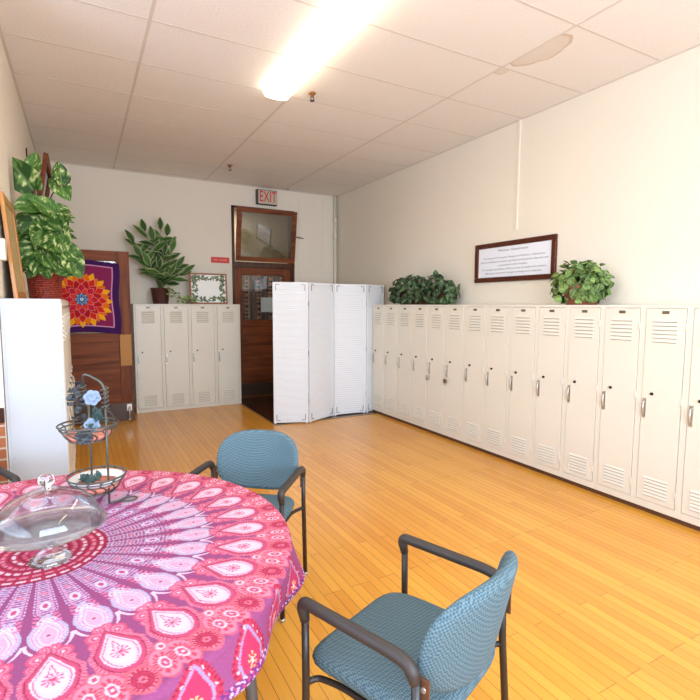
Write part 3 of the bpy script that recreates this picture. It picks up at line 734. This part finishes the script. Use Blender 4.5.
def ivy():
    t = thing('ivy_planter', 'dark green ivy in a long brown wicker trough on the lockers beside the folding screen', 'plant', (3.95, 5.22, 1.5895))
    b = MB(); pl = []
    n = 28
    for (s, z) in ((.86, 0), (1, .13), (1.03, .13), (1.03, .145), (.95, .145), (.9, .08)):
        pl.append((s, z))
    vs = []; fs = []
    for (s, z) in pl:
        for k in range(n):
            w = 2 * PI * k / n; c_, s2 = math.cos(w), math.sin(w)
            vs.append((.105 * s * math.copysign(abs(c_) ** .5, c_), .52 * s * math.copysign(abs(s2) ** .4, s2), z))
    for i in range(len(pl) - 1):
        for k in range(n): fs.append((i * n + k, i * n + (k + 1) % n, (i + 1) * n + (k + 1) % n, (i + 1) * n + k))
    fs += [tuple(range(n))[::-1], tuple(range((len(pl) - 1) * n, len(pl) * n))]
    b.add(vs, fs, False); b.build('trough', M['wicker_brown'], t)
    rg = random.Random(21); f = MB(); st_ = MB()
    for k in range(560):
        cl = rg.random() < .52
        cy = .27 if cl else -.27; ry = .42 if cl else .40; rz = .26 if cl else .235
        u = rg.uniform(-1, 1); a = rg.uniform(0, 2 * PI); rad = rg.uniform(.72, 1.0)
        ex_, ey, ez = math.sqrt(1 - u * u) * math.cos(a), math.sqrt(1 - u * u) * math.sin(a), u
        p = Vector((-.01 + .15 * ex_ * rad, cy + ry * ey * rad, .15 + rz * ez * rad))
        p.x = min(p.x, .14)
        if p.z < .03: p.z = .03 + rg.random() * .05
        d_ = mix(L3(40, 62, 42), L3(84, 108, 70), rg.random() ** 1.5); vein = mix(d_, L3(130, 146, 110), .5)
        nm = Vector((ex_ - .3, ey * .7, ez + .35)); dr = Vector((rg.uniform(-1, .6), rg.uniform(-1, 1), rg.uniform(-1, .5)))
        leaf(f, p, dr, nm, rg.uniform(.07, .11), rg.uniform(.075, .11), ivyl, lambda tt, kk, d_=d_, vein=vein: vein if abs(kk) < .1 else d_, .18)
    for k in range(14):
        y = rg.uniform(-.45, .45); st_.tube([(0, y * .6, .1), (rg.uniform(-.1, .05), y, .25), (rg.uniform(-.1, .05), y * 1.3, .15)], .003, 5)
    f.v = [(min(max(v[0], -.19), .178), v[1], max(v[2], .014)) for v in f.v]
    d_ = L3(84, 108, 70); leaf(f, (-.0, -.70, .17), (-.2, -.3, .8), (-1, 0, .4), .09, .09, ivyl, lambda tt, kk: d_, .1); st_.tube([(0, -.4, .14), (-.02, -.6, .13), (0, -.70, .17)], .003, 5)
    st_.build('stem', M['stemg'], t); f.build('foliage', M['leaf'], t, cols=True)
ivy()

def roundplant():
    t = thing('potted_peperomia', 'bushy round-leaved plant in terracotta pot on the long locker row', 'plant', (3.94, 2.88, 1.5895))
    MB().lathe([(.001, 0), (.125, 0), (.15, .13), (.165, .13), (.165, .17), (.145, .17), (.14, .13), (.001, .13)], n=36).build('pot', M['terracotta'], t)
    MB().lathe([(.001, .145), (.143, .145), (.143, .14)], n=24).build('soil', M['soil'], t)
    rg = random.Random(5); f = MB(); st_ = MB()
    for k in range(430):
        u = rg.uniform(-.75, 1); a = rg.uniform(0, 2 * PI); rad = rg.uniform(.7, 1.0)
        ex_, ey, ez = math.sqrt(1 - u * u) * math.cos(a), math.sqrt(1 - u * u) * math.sin(a), u
        p = Vector((-.02 + .18 * ex_ * rad, .275 * ey * rad, .185 + .20 * ez * rad))
        p.x = min(p.x, .15)
        if p.z < .13 and abs(ey) < .45 and ex_ < 0 and rg.random() < .45: continue
        if p.z < .03: p.z = .03 + rg.random() * .05
        d_ = mix(L3(42, 76, 28), L3(112, 148, 60), rg.random()); e_ = mix(d_, L3(180, 198, 140), .45)
        nm = Vector((ex_ - .25, ey * .8, ez + .4)); dr = Vector((rg.uniform(-1, .6), rg.uniform(-1, 1), rg.uniform(-1, .6)))
        L = rg.uniform(.045, .075); leaf(f, p, dr, nm, L, L * 1.02, roundl, lambda tt, kk, d_=d_, e_=e_: e_ if (abs(kk) > .9 or abs(kk) < .1) else d_, .15)
        if k % 6 == 0: st_.tube([(p.x * .2, p.y * .2, .15), (p.x * .6, p.y * .6, p.z * .6 + .1), p], .003, 5)
    f.v = [(min(v[0], .185), v[1], max(v[2], .012)) for v in f.v]
    st_.build('stem', M['stemg'], t); f.build('foliage', M['leaf'], t, cols=True)
roundplant()

# ------------------------------------------------------------------ table, cloth
TC = (-.18, 1.86); TR = .845; ZT = .75
tb = thing('round_table', 'round table under the pink mandala cloth', 'table', (TC[0], TC[1], 0))
MB().lathe([(.001, ZT - .032), (TR - .01, ZT - .032), (TR, ZT - .025), (TR, ZT - .006), (TR - .006, ZT), (.001, ZT)], n=96).build('tabletop', M['tabletop'], tb)
for k in range(4):
    a = R(-37 + 90 * k); ca, sa = math.cos(a), math.sin(a)
    MB().tube([(.58 * ca, .58 * sa, ZT - .03), (.66 * ca, .66 * sa, .70), (.715 * ca, .715 * sa, .62), (.745 * ca, .745 * sa, .48), (.765 * ca, .765 * sa, .25), (.79 * ca, .79 * sa, .0)], .019, 12).build('leg', M['tleg'], tb)
    MB().lathe([(.001, 0), (.026, 0), (.024, .03), (.019, .032)], (.79 * ca, .79 * sa, 0), 14).build('foot_cap', M['black'], tb.children[-1])
for k in range(2):
    a = R(-37 + 90 * k); MB().tube([(.6 * math.cos(a), .6 * math.sin(a), ZT - .045), (-.6 * math.cos(a), -.6 * math.sin(a), ZT - .045)], .014, 8).build('under_rail', M['tleg'], tb)

MC = np.array([-.15, 1.87])                         # middle of the printed mandala
def mandala(x, y, s_edge):
    """colour of the printed cloth; x, y = flat cloth coordinates from the mandala centre"""
    n = len(x); r = np.hypot(x, y) * 1.022; th = np.arctan2(y, x); N = 30; D = 2 * PI / N
    kk = np.round((th - R(-.6)) / D); a = (th - R(-.6)) - kk * D; u = a * r         # tangential offset from the spoke
    half = D * r / 2; au = np.abs(u)
    PUR, DP = S(138, 68, 112), S(96, 34, 84); PINK, LP, WH, RED, CR = S(180, 70, 104), S(200, 118, 142), S(208, 182, 196), S(172, 46, 74), S(140, 32, 62)
    LIL, BL, MAU = S(182, 168, 192), S(146, 138, 176), S(150, 78, 128)
    c = np.tile(PUR, (n, 1))
    def put(m, col): c[m] = col
    put((np.sin(x * 310) * np.sin(y * 290) > .82), S(146, 76, 120))
    # 0 centre disc
    m0 = r < .205
    put(m0, RED)
    for i, ri in enumerate((.045, .075, .105, .135, .163, .188)):
        Ni = 30 if i > 1 else 15; Di = 2 * PI / Ni; aa = ((th / Di) % 1 - .5)
        put(m0 & (np.abs(r - ri) < .0055) & (np.abs(aa) < .34), WH if i % 2 else LP)
        put(m0 & (np.abs(r - ri - .013) < .0035), CR)
    put(m0 & (r < .03), PINK); put(m0 & (r < .012), WH)
    put((np.abs(r - .205) < .004), CR)
    # 1 long purple and mauve petals
    m1 = (r >= .205) & (r < .415); t = (r - .205) / .205
    hw = half * .80 * np.sqrt(np.clip(1 - np.clip((t - .84) / .16, 0, 1) ** 2, 0, 1))
    put(m1 & (au < hw), MAU); put(m1 & (au < hw * .74), S(178, 112, 152)); put(m1 & (au < hw * .42), MAU)
    put(m1 & (au < hw * .72) & (np.abs(np.sin(r * 260)) > .86), LIL)
    put(m1 & (np.hypot(u, (r - .355) * .6) < .014), S(190, 180, 214)); put(m1 & (np.hypot(u, (r - .355) * .6) < .007), PINK)
    put(m1 & (np.hypot(u, (r - .285)) < .008), LP); put(m1 & (np.hypot(u, (r - .24)) < .006), BL)
    put(m1 & (np.abs(au - hw * .9) < .0022) & (np.sin(r * 420) > 0), LIL)
    # generic drop shape
    def drop(rc, L, Wm, tip=.55):
        q = (r - rc) / L                                  # -1 pointed (inner) .. +1 round (outer)
        w = np.where(q < 0, np.clip(1 + q, 0, 1) ** tip * 1.0, np.sqrt(np.clip(1 - q * q, 0, 1))) * Wm
        return np.where((q > -1) & (q < 1), w, -1)
    # 2 lilac drops with a scalloped shell
    sc = half / (D * .49 / 2)
    fl = drop(.515, .072, .054, .8); put((au < fl * sc) & (au > fl * sc * .84) & (r > .525), S(206, 178, 198))
    w2 = drop(.485, .085, .046, .6) * sc; put(au < w2, LIL); sh = np.sin(np.arctan2(u, r - .50) * 34) > .2
    put((au < w2) & (au > w2 - .007) & sh, BL)
    put((au < w2 - .010) & (au > w2 - .0125), S(206, 120, 156))
    w2b = drop(.497, .052, .027, .8) * sc; put(au < w2b, S(206, 132, 166)); put(au < w2b - .0035, S(202, 182, 202)); put((au < w2b - .008), S(222, 150, 176))
    put(np.hypot(u, r - .507) < .010, LIL); put(np.hypot(u, r - .507) < .0055, PINK)
    put((au < w2 - .013) & (au > w2b + .002) & (np.sin(r * 330) * np.sin(u * 420) > .45), S(212, 200, 214))
    w2n = (r > .405) & (r < .452); put(w2n & (au < half * .74) & (au > half * .38) & (np.sin(r * 300 + au * 200) > -.1), S(206, 110, 146))
    put(w2n & (np.hypot(au - .014, r - .432) < .008), S(216, 190, 206)); put(w2n & (np.hypot(au - .014, r - .432) < .004), PINK)
    # 3 pink and white onion drops
    sc3 = half / (D * .66 / 2)
    m3 = (r > .548) & (r < .65)
    for (ua, ra, R1) in ((.027, .596, .024), (.011, .566, .015), (.040, .628, .015)):
        dd = np.hypot(au - ua, r - ra); put(m3 & (dd < R1), S(190, 76, 110)); put(m3 & (dd < R1 * .68), LP); put(m3 & (dd < R1 * .42), PINK); put(m3 & (dd < R1 * .18), WH)
    ow = drop(.668, .105, .067, .85) * sc3; put(au < ow, S(180, 72, 106))
    ring = np.arctan2(u, r - .668); put((au < ow) & (au > ow - .011) & (np.sin(ring * 48) > -.1), LP); put((au < ow - .013) & (au > ow - .0155), CR)
    iw = drop(.674, .076, .043, .9) * sc3; put(au < iw, WH); put((au < iw - .005) & (au > iw - .0085), S(206, 92, 128)); put(au < iw - .0085, S(228, 176, 194))
    iw2 = drop(.680, .050, .029, .9) * sc3; put(au < iw2, WH)
    fx = np.hypot(u, r - .686); fa_ = np.arctan2(u, r - .686)
    put((fx < .023) & (fx > .011) & (au < iw2 - .002) & (np.cos(fa_ * 10) > .0), S(206, 92, 130)); put((fx < .0105) & (fx > .007), LP); put(fx < .006, PINK)
    put((au < iw2 - .001) & (r < .668) & (np.abs(au - (r - .63) * .22) < .0016), S(206, 92, 130))
    # crescent arms
    put((np.abs(np.hypot(u, r - .70) - .073) < .006) & (r > .70) & (au < half * .9), S(204, 92, 112))
    # 4 small paisley pairs between the petals, oval rosettes on the spokes
    v = half - au                                        # distance from the line between two spokes
    m4 = (r > .70) & (r < .915)
    dp = np.hypot(v * .85 - .020, (r - .795) * .50 - v * .12); put(m4 & (dp < .030), S(196, 82, 104)); put(m4 & (dp < .027), LP); put(m4 & (dp < .021), S(186, 62, 92))
    put(m4 & (dp < .021) & (dp > .013) & (np.sin(np.arctan2(v - .022, r - .795) * 14) > .2), S(206, 120, 136)); put(m4 & (dp < .012), S(216, 176, 188)); put(m4 & (dp < .008), PINK); put(m4 & (dp < .003), WH)
    dq = np.hypot(v, (r - .742) * .8); put(dq < .016, S(204, 104, 122)); put(dq < .011, S(214, 180, 190)); put(dq < .006, PINK)
    d4 = np.hypot(u * 1.05, (r - .815) * .80); put(d4 < .040, S(176, 58, 84)); put((d4 < .040) & (d4 > .033), S(200, 92, 108)); put((d4 < .032) & (np.sin(d4 * 900) > .3), S(150, 36, 70)); put((d4 < .033) & (d4 > .026) & (np.sin(np.arctan2(u, r - .815) * 20) > .3), LP); put(d4 < .009, LP); put(d4 < .005, RED)
    dr = np.hypot(v, (r - .895) * .8); put(dr < .017, S(186, 66, 96)); put((dr < .013) & (np.sin(dr * 1400) > 0), LP)
    # 5 big red paisleys on the overhang (one to every second spoke)
    N5 = 30; k5 = np.round((th - R(5.4)) / D); a5 = (th - R(5.4)) - k5 * D; u5 = a5 * r; q = (r - .93) / .085
    uu5 = u5 - .02 * np.clip(-q, 0, 1) ** 2
    w5 = np.where((q > -1) & (q < 1), np.where(q < 0, np.clip(1 + q, 0, 1) ** .7, np.sqrt(np.clip(1 - q * q, 0, 1))) * .082, -1)
    b5 = np.abs(uu5); put(b5 < w5, S(176, 52, 78)); put((b5 < w5) & (b5 > w5 - .014) & (np.sin(np.arctan2(uu5, r - .935) * 34) > .1), CR)
    put((b5 < w5 - .014) & (b5 > w5 - .02) & (np.sin(np.arctan2(uu5, r - .935) * 12) > .75), WH)
    put((b5 < w5 - .024) & (b5 > w5 - .034), S(150, 130, 168)); put(b5 < w5 - .034, S(178, 50, 88)); put((np.hypot(uu5, r - .945) < .02) & (np.cos(np.arctan2(uu5, r - .945) * 7) > .3), S(246, 170, 120)); put(np.hypot(uu5, r - .945) < .006, WH)
    # hem border, purple with pale blossoms
    e = s_edge > .965
    put(e, S(104, 50, 110)); 
    fb = np.sin(th * 130 + np.sin(r * 160) * 2) * np.sin(r * 330 + np.sin(th * 90) * 2)
    put(e & (fb > .45), S(214, 160, 190)); put(e & (fb > .8), S(206, 184, 204)); put(e & (fb < -.6), S(200, 60, 100))
    return c
def tablecloth():
    NA, NR = 1320, 300
    th = np.arange(NA) * 2 * PI / NA
    t = np.linspace(0, 1, NR)
    hang0 = .115
    # hem length varies round the rim: shallower where the chair arms push under it
    hv = hang0 + .018 * np.sin(3 * th + 1.1) + .012 * np.sin(7 * th + .4)
    lift = np.exp(-((((th - R(40)) + PI) % (2 * PI) - PI) / R(34)) ** 4); hv = hv * (1 - .62 * lift)
    lift2 = np.exp(-((((th - R(108)) + PI) % (2 * PI) - PI) / R(22)) ** 4); hv = hv * (1 - .6 * lift2)
    rb = .022; arc = rb * PI / 2; r0 = TR - .008
    S_ = r0 + arc + hv                                     # total cloth radius in this direction
    s = t[:, None] * S_[None, :]
    ang = np.clip((s - r0) / arc, 0, 1) * PI / 2
    h = np.clip(s - r0 - arc, 0, None)
    fold = np.sin(11 * th + .6 * np.sin(3 * th))[None, :]
    fl = (h / hang0) ** 1.3
    rr = np.minimum(s, r0) + rb * np.sin(ang) + h * (.12 + .16 * fold) + .016 * fl * fold
    z = ZT + .0035 - rb * (1 - np.cos(ang)) - h * .985
    z = z + .0012 * np.sin(5 * th[None, :] + s * 14) * (s < r0)
    z = np.where(s < r0, np.maximum(z, ZT + .0025), z)
    X = TC[0] + rr * np.cos(th)[None, :]; Y = TC[1] + rr * np.sin(th)[None, :]
    co = np.stack([X, Y, z], -1).reshape(-1, 3).astype(np.float32)
    fx = TC[0] + s * np.cos(th)[None, :] - MC[0]; fy = TC[1] + s * np.sin(th)[None, :] - MC[1]
    edge = np.clip(1 - (S_[None, :] - s) / .6, 0, 1)
    cols = mandala(fx.ravel(), fy.ravel(), edge.ravel())
    idx = np.arange(NR * NA).reshape(NR, NA); nx = np.roll(idx, -1, 1)
    q = np.stack([idx[1:-1], nx[1:-1], nx[2:], idx[2:]], -1).reshape(-1, 4)
    # collapse the centre to one vertex
    tri = np.stack([np.zeros(NA, int), idx[1], nx[1]], -1)
    me = bpy.data.meshes.new('tablecloth')
    nv = len(co); me.vertices.add(nv); me.vertices.foreach_set('co', co.ravel())
    loops = np.concatenate([tri.ravel(), q.ravel()]); me.loops.add(len(loops)); me.loops.foreach_set('vertex_index', loops.astype(np.int32))
    starts = np.concatenate([np.arange(NA) * 3, NA * 3 + np.arange(len(q)) * 4]); me.polygons.add(len(starts)); me.polygons.foreach_set('loop_start', starts.astype(np.int32))
    me.update(calc_edges=True); me.polygons.foreach_set('use_smooth', np.ones(len(starts), bool))
    ca = me.color_attributes.new('Col', 'FLOAT_COLOR', 'POINT'); a = np.ones((nv, 4), np.float32); a[:, :3] = cols; ca.data.foreach_set('color', a.ravel())
    me.materials.append(M['cloth'])
    o = bpy.data.objects.new('tablecloth', me); C.objects.link(o)
    return tag(o, 'pink and purple mandala tablecloth draped over the round table', 'tablecloth')
tablecloth()

# ------------------------------------------------------------------ glass cake stand
ZCL = ZT + .006
cs = thing('cake_stand', 'glass footed cake stand under a glass dome on the table', 'cake stand', (-.118, 1.80, ZCL))
MB().lathe([(.001, .0), (.060, .0), (.063, .004), (.052, .014), (.030, .040), (.022, .068), (.026, .092), (.05, .104), (.001, .105)], n=40).build('pedestal', M['dome'], cs)
MB().lathe([(.001, .1045), (.05, .1045), (.158, .107), (.168, .115), (.170, .118), (.167, .1195), (.153, .1145), (.001, .1135)], n=64).build('plate', M['dome'], cs)
dmo = thing('cake_dome', 'clear glass dome lid with round knob on the cake stand', 'dome lid', (-.118, 1.80, ZCL + .1145))
prof = [(.149, .0), (.152, .004), (.151, .018), (.146, .042), (.134, .064), (.116, .082), (.09, .096), (.06, .104), (.03, .108), (.001, .109)]
MB().lathe(prof, n=72).build('bell', M['dome'], dmo)
MB().lathe([(.056, .1035), (.054, .111), (.046, .114), (.03, .112), (.014, .117), (.001, .117)], n=36).build('collar', M['dome'], dmo)
MB().lathe([(.001, .113), (.013, .115), (.011, .123), (.014, .130), (.021, .139), (.0235, .150), (.020, .161), (.012, .167), (.001, .169)], n=28).build('knob', M['solidglass'], dmo)

# ------------------------------------------------------------------ two-tier wire basket
bx, by = .045, 2.27
wr = thing('wire_basket_stand', 'two tier grey wire basket stand with blue metal flowers on the table', 'basket stand', (bx, by, ZCL))
fr = MB()
for (x, y) in ((.028, -.075), (-.03, .075)):
    fr.tube([(x, y, 0.004), (x, y, .44)], .0043, 8)
# arched handle between the posts, top is coiled
fr.tube(arc_path([(.028, -.075, .42), (.03, -.05, .50), (-.045, .0, .545), (-.05, .04, .49), (-.03, .075, .42)], .05), .005, 8)
fr.build('post_frame', M['wirem'], wr)
for (cx, cy) in ((-.05, .03), (.028, -.072)):
    pts = [(cx + .013 * math.cos(k * .8), cy + .013 * math.sin(k * .8), .40 + .0022 * k) for k in range(42)]; MB().tube(pts, .003, 6).build('coil', M['wirem'], wr)
def tier(z, rt, rb_, hgt, name, ox):
    b = MB()
    ring = lambda r, zz, tr: b.tube([(ox + r * math.cos(k * PI / 20), r * math.sin(k * PI / 20), zz) for k in range(41)], tr, 7, False)
    ring(rt, z + hgt, .0038); ring(rt * .94, z + hgt - .014, .003); ring(rb_, z, .004)
    for k in range(14):
        a = k * 2 * PI / 14; pts = []
        for i in range(7):
            t_ = i / 6; rr_ = rb_ + (rt - rb_) * t_ ** .8; aa = a + .16 * math.sin(t_ * PI * 2); pts.append((ox + rr_ * math.cos(aa), rr_ * math.sin(aa), z + hgt * t_))
        b.tube(pts, .0028, 6)
    return b.build(name, M['wirem'], wr)
tier(.268, .112, .070, .062, 'basket', -.036); tier(.045, .112, .07, .065, 'basket', -.012)
MB().lathe([(.001, 0), (.07, 0), (.088, .022), (.085, .022), (.068, .005), (.001, .005)], (-.036, 0, .270), 32).build('dish', M['saucer'], wr)
MB().lathe([(.001, 0), (.068, 0), (.09, .028), (.087, .028), (.066, .005), (.001, .005)], (-.012, 0, .047), 32).build('dish', M['saucer'], wr)
MB().lathe([(.080, .066), (.104, .090), (.106, .088), (.083, .062), (.080, .066)], (-.012, 0, .012), 32).build('paper_plate', M['white'], wr)
ft = MB()
for (a) in (-.35,):
    cx, cy = .112 * math.cos(a), .09 * math.sin(a) - .03
    ft.tube([(cx + .03 * math.cos(k * PI / 9), cy + .022 * math.sin(k * PI / 9), .005) for k in range(19)], .004, 6, False)
ft.tube([(.028, -.075, .006), (.05, -.067, .006), (.078, -.065, .006)], .004, 6)
ft.build('scroll_foot', M['wirem'], wr)
def flower(x, y, z, s, mat, name, nm=(0, -1, .3)):
    f = MB(); n_ = Vector(nm).normalized(); u_ = n_.orthogonal().normalized(); v_ = n_.cross(u_)
    for k in range(6):
        a = k * PI / 3; d_ = u_ * math.cos(a) + v_ * math.sin(a)
        leaf(f, Vector((x, y, z)), d_ + n_ * .25, n_, s, s * .95, roundl, lambda t_, kk: (1, 1, 1), .1)
    for k in range(5):
        a = k * PI / 2.5 + .4; d_ = u_ * math.cos(a) + v_ * math.sin(a)
        leaf(f, Vector((x, y, z)) + n_ * .005, d_ + n_ * .8, n_, s * .55, s * .5, roundl, lambda t_, kk: (1, 1, 1), .1)
    f.build(name, mat, wr, solid=.0015)
flower(-.018, -.085, .452, .033, M['bluepetal'], 'flower'); flower(-.022, -.06, .335, .032, M['bluepetal'], 'flower', (-.1, -1, .3)); flower(-.052, -.095, .300, .034, M['greyleaf'], 'flower', (0, -1, -.1))
rg = random.Random(2)
lf = MB()
for k in range(30):
    leaf(lf, (-.068 + rg.uniform(-.02, .02), .03 + rg.uniform(-.02, .02), .34 + .0055 * k), (rg.uniform(-1, 1), rg.uniform(-1, .2), rg.uniform(-.4, .6)), (0, -1, .5), .03, .018, lance, lambda t_, kk: (1, 1, 1), .1)
lf.build('leaf_spray', M['greyleaf'], wr, solid=.001)
lf = MB()
for k in range(9): leaf(lf, (.0 + rg.uniform(-.012, .012), -.05 + rg.uniform(-.01, .01), .325 + .006 * k), (rg.uniform(-.4, .8), -.4, rg.uniform(.1, 1)), (0, -1, .4), .045, .024, lance, lambda t_, kk: (1, 1, 1), .1)
lf.build('leaf_spray', M['tealleaf'], wr, solid=.001)
lf = MB()
for k in range(12): leaf(lf, (-.03 + rg.uniform(-.03, .03), -.0 + rg.uniform(-.03, .03), .085), (rg.uniform(-1, 1), rg.uniform(-1, 1), .6), (0, -.5, 1), .04, .024, lance, lambda t_, kk: (1, 1, 1), .1)
lf.build('leaf_spray', M['tealleaf'], wr, solid=.001)
MB().tube([(-.005, -.06, .33), (.015, -.05, .40), (.045, -.02, .375), (.075, .0, .33)], .004, 7).build('curl', M['wirem'], wr)
MB().tube([(-.085, -.03, .29), (-.06, -.06, .335), (-.03, -.06, .345)], .003, 6).build('curl', M['wirem'], wr)

# ------------------------------------------------------------------ chairs
def superpad(name, w, h, t, place, mat, parent, ex_top=3.2, ex_bot=3.2, n=64, rings=10):
    """a soft pad: rounded outline w x h, thickness t, domed faces; place(u, v, d) maps it into the chair"""
    def outline(a):
        c_, s_ = math.cos(a), math.sin(a); e = ex_top if s_ >= 0 else ex_bot
        k = (abs(c_) ** e + abs(s_) ** e) ** (-1 / e); return k * c_, k * s_
    b = MB(); vs = []; fs = []
    prof = []
    for i in range(rings): 
        q = i / (rings - 1); prof.append((math.sin(q * PI / 2) ** .9 * .93 if i else 0.001, 1.0 - .25 * (q ** 4)))
    prof += [(.965, .62), (.99, .35), (1, 0), (.99, -.35), (.965, -.62)]
    for i in range(rings - 1, -1, -1):
        q = i / (rings - 1); prof.append((math.sin(q * PI / 2) ** .9 * .93 if i else 0.001, -(1.0 - .25 * (q ** 4))))
    for (s, dd) in prof:
        for k in range(n):
            ox, oz = outline(2 * PI * k / n); vs.append(place(ox * s * w / 2, oz * s * h / 2, dd * t / 2))
    for i in range(len(prof) - 1):
        for k in range(n): fs.append((i * n + k, i * n + (k + 1) % n, (i + 1) * n + (k + 1) % n, (i + 1) * n + k))
    b.add(vs, fs, True); return b.build(name, mat, parent)
def make_chair():
    t = thing('armchair', 'x', 'chair')
    PX, PF, PR = .275, -.215, .190; AZ = .668
    superpad('seat', .49, .49, .06, lambda u, v, d_: (u, v - .02, .452 + d_ - .012 * (v / .22) ** 2 * (v < 0) + .008 * (u / .24) ** 2), M['fabric'], t, 4.5, 6)
    tl = R(13)
    superpad('backrest', .495, .345, .045, lambda u, v, d_: (u, .215 + .047 + math.sin(tl) * v + math.cos(tl) * d_ - .075 * (u / .245) ** 2 - .0, .668 + math.cos(tl) * v - math.sin(tl) * d_), M['fabric'], t, 3.0, 2.7)
    for sx in (-1, 1):
        x = sx * PX
        arm = arc_path([(x, PF + .004, AZ - .06), (x, PF - .012, AZ), (x, .12, AZ - .004), (x, PR - .02, AZ - .012), (x, PR, AZ - .055)], .05, 8)
        MB().tube(arm, [.0145] + [.0185] * (len(arm) - 2) + [.0145], 14).build('armrest', M['arm'], t)
        MB().tube([(x, PF + .004, AZ - .05), (x, PF + .006, .42), (x, PF + .0, 0.006)], .0125, 12).build('leg', M['frame'], t)
        MB().lathe([(.001, 0), (.016, 0), (.016, .014), (.013, .016)], (x, PF, 0), 14).build('glide', M['chrome'], t.children[-1])
        MB().tube([(x, PR, AZ - .045), (x, PR + .004, .44), (x, PR + .035, .006)], .0125, 12).build('leg', M['frame'], t)
        MB().lathe([(.001, 0), (.016, 0), (.016, .014), (.013, .016)], (x, PR + .035, 0), 14).build('glide', M['chrome'], t.children[-1])
        # bracket from rear post to the back pad
        MB().box(x - sx * .012 - .004, x - sx * .012 + .004, PR - .014, PR + .034, .545, .63).build('back_bracket', M['bracket'], t, .002)
        MB().tube([(x - sx * .006, PR + .018, .60), (x - sx * .0185, PR + .018, .60)], .008, 10).build('screw', M['chrome'], t.children[-1])
        MB().tube(arc_path([(x, PF + .006, .405), (x - sx * .04, PF + .02, .405), (x - sx * .055, PF + .10, .41), (x - sx * .055, PR - .06, .41), (x, PR + .004, .42)], .05), .010, 10).build('side_rail', M['frame'], t)
    for yy in (-.08, .1): MB().tube([(-PX + .055, yy, .41), (PX - .055, yy, .41)], .010, 10).build('seat_crossbar', M['frame'], t)
    return t
ch = make_chair(); ch.location = (.903, 1.224, 0); ch.rotation_euler = (0, 0, R(201.2))
tag(ch, 'blue fabric armchair nearest the viewer, seen from behind on the open floor', 'chair', 'blue armchairs')
c2 = copy_tree(ch); c2.location = (.745, 2.54, 0); c2.rotation_euler = (0, 0, R(-38.5))
tag(c2, 'blue fabric armchair pushed up to the far side of the table, its backrest facing us', 'chair', 'blue armchairs')
c3 = copy_tree(ch); c3.location = (-.669, 3.11, 0); c3.rotation_euler = (0, 0, R(23.6))
tag(c3, 'mostly hidden armchair, only its dark arm showing before the white side panel', 'chair', 'blue armchairs')

# ------------------------------------------------------------------ light
sc = bpy.context.scene
w = bpy.data.worlds.new('sky'); sc.world = w; w.use_nodes = True
bg = w.node_tree.nodes['Background']; sk = w.node_tree.nodes.new('ShaderNodeTexSky'); sk.sky_type = 'NISHITA'; sk.sun_elevation = R(40); sk.sun_rotation = R(60); sk.sun_disc = False
w.node_tree.links.new(sk.outputs[0], bg.inputs['Color']); bg.inputs['Strength'].default_value = .35
def area(name, loc, rot, sx, sy, power, col):
    l = bpy.data.lights.new(name, 'AREA'); l.shape = 'RECTANGLE'; l.size = sx; l.size_y = sy; l.energy = power; l.color = col
    o = bpy.data.objects.new(name, l); C.objects.link(o); o.location = loc; o.rotation_euler = rot; return o
area('window_daylight', (XW + .04, .8, 1.98), (0, R(-115), 0), 2.0, 4.2, 108, (.66, .80, 1))
area('window_daylight', (1.0, YN + .04, 1.98), (R(115), 0, 0), 4.2, 2.0, 315, (.68, .81, 1))
area('corridor_fill', (2.7, YB + .85, 3.4), (0, 0, 0), 1.0, .4, 25, (1, .9, .75))  # unseen lamp added to brighten the corridor behind the transom
area('corridor_fill', (XL - .8, 6.8, 3.4), (0, 0, 0), .4, 1.0, 8, (1, .9, .75))  # likewise an added, unseen lamp for the side passage

# ------------------------------------------------------------------ camera
f_, yaw, pitch, roll = 490.552, .5015109, .0912482, .0037706
fw = Vector((math.sin(yaw) * math.cos(pitch), math.cos(yaw) * math.cos(pitch), -math.sin(pitch)))
r_ = Vector((math.cos(yaw), -math.sin(yaw), 0)); u_ = r_.cross(fw)
r2 = r_ * math.cos(roll) + u_ * math.sin(roll); u2 = -r_ * math.sin(roll) + u_ * math.cos(roll)
cam = bpy.data.cameras.new('camera'); co = bpy.data.objects.new('camera', cam); C.objects.link(co)
cam.sensor_width = 36; cam.lens = f_ * 36 / 700; cam.clip_start = .02
mw = Matrix((r2, u2, -fw)).transposed().to_4x4(); mw.translation = (0, 0, 1.58); co.matrix_world = mw
sc.camera = co
sc.view_settings.view_transform = 'Standard'; sc.view_settings.look = 'None'; sc.view_settings.gamma = 1; sc.view_settings.exposure = .3
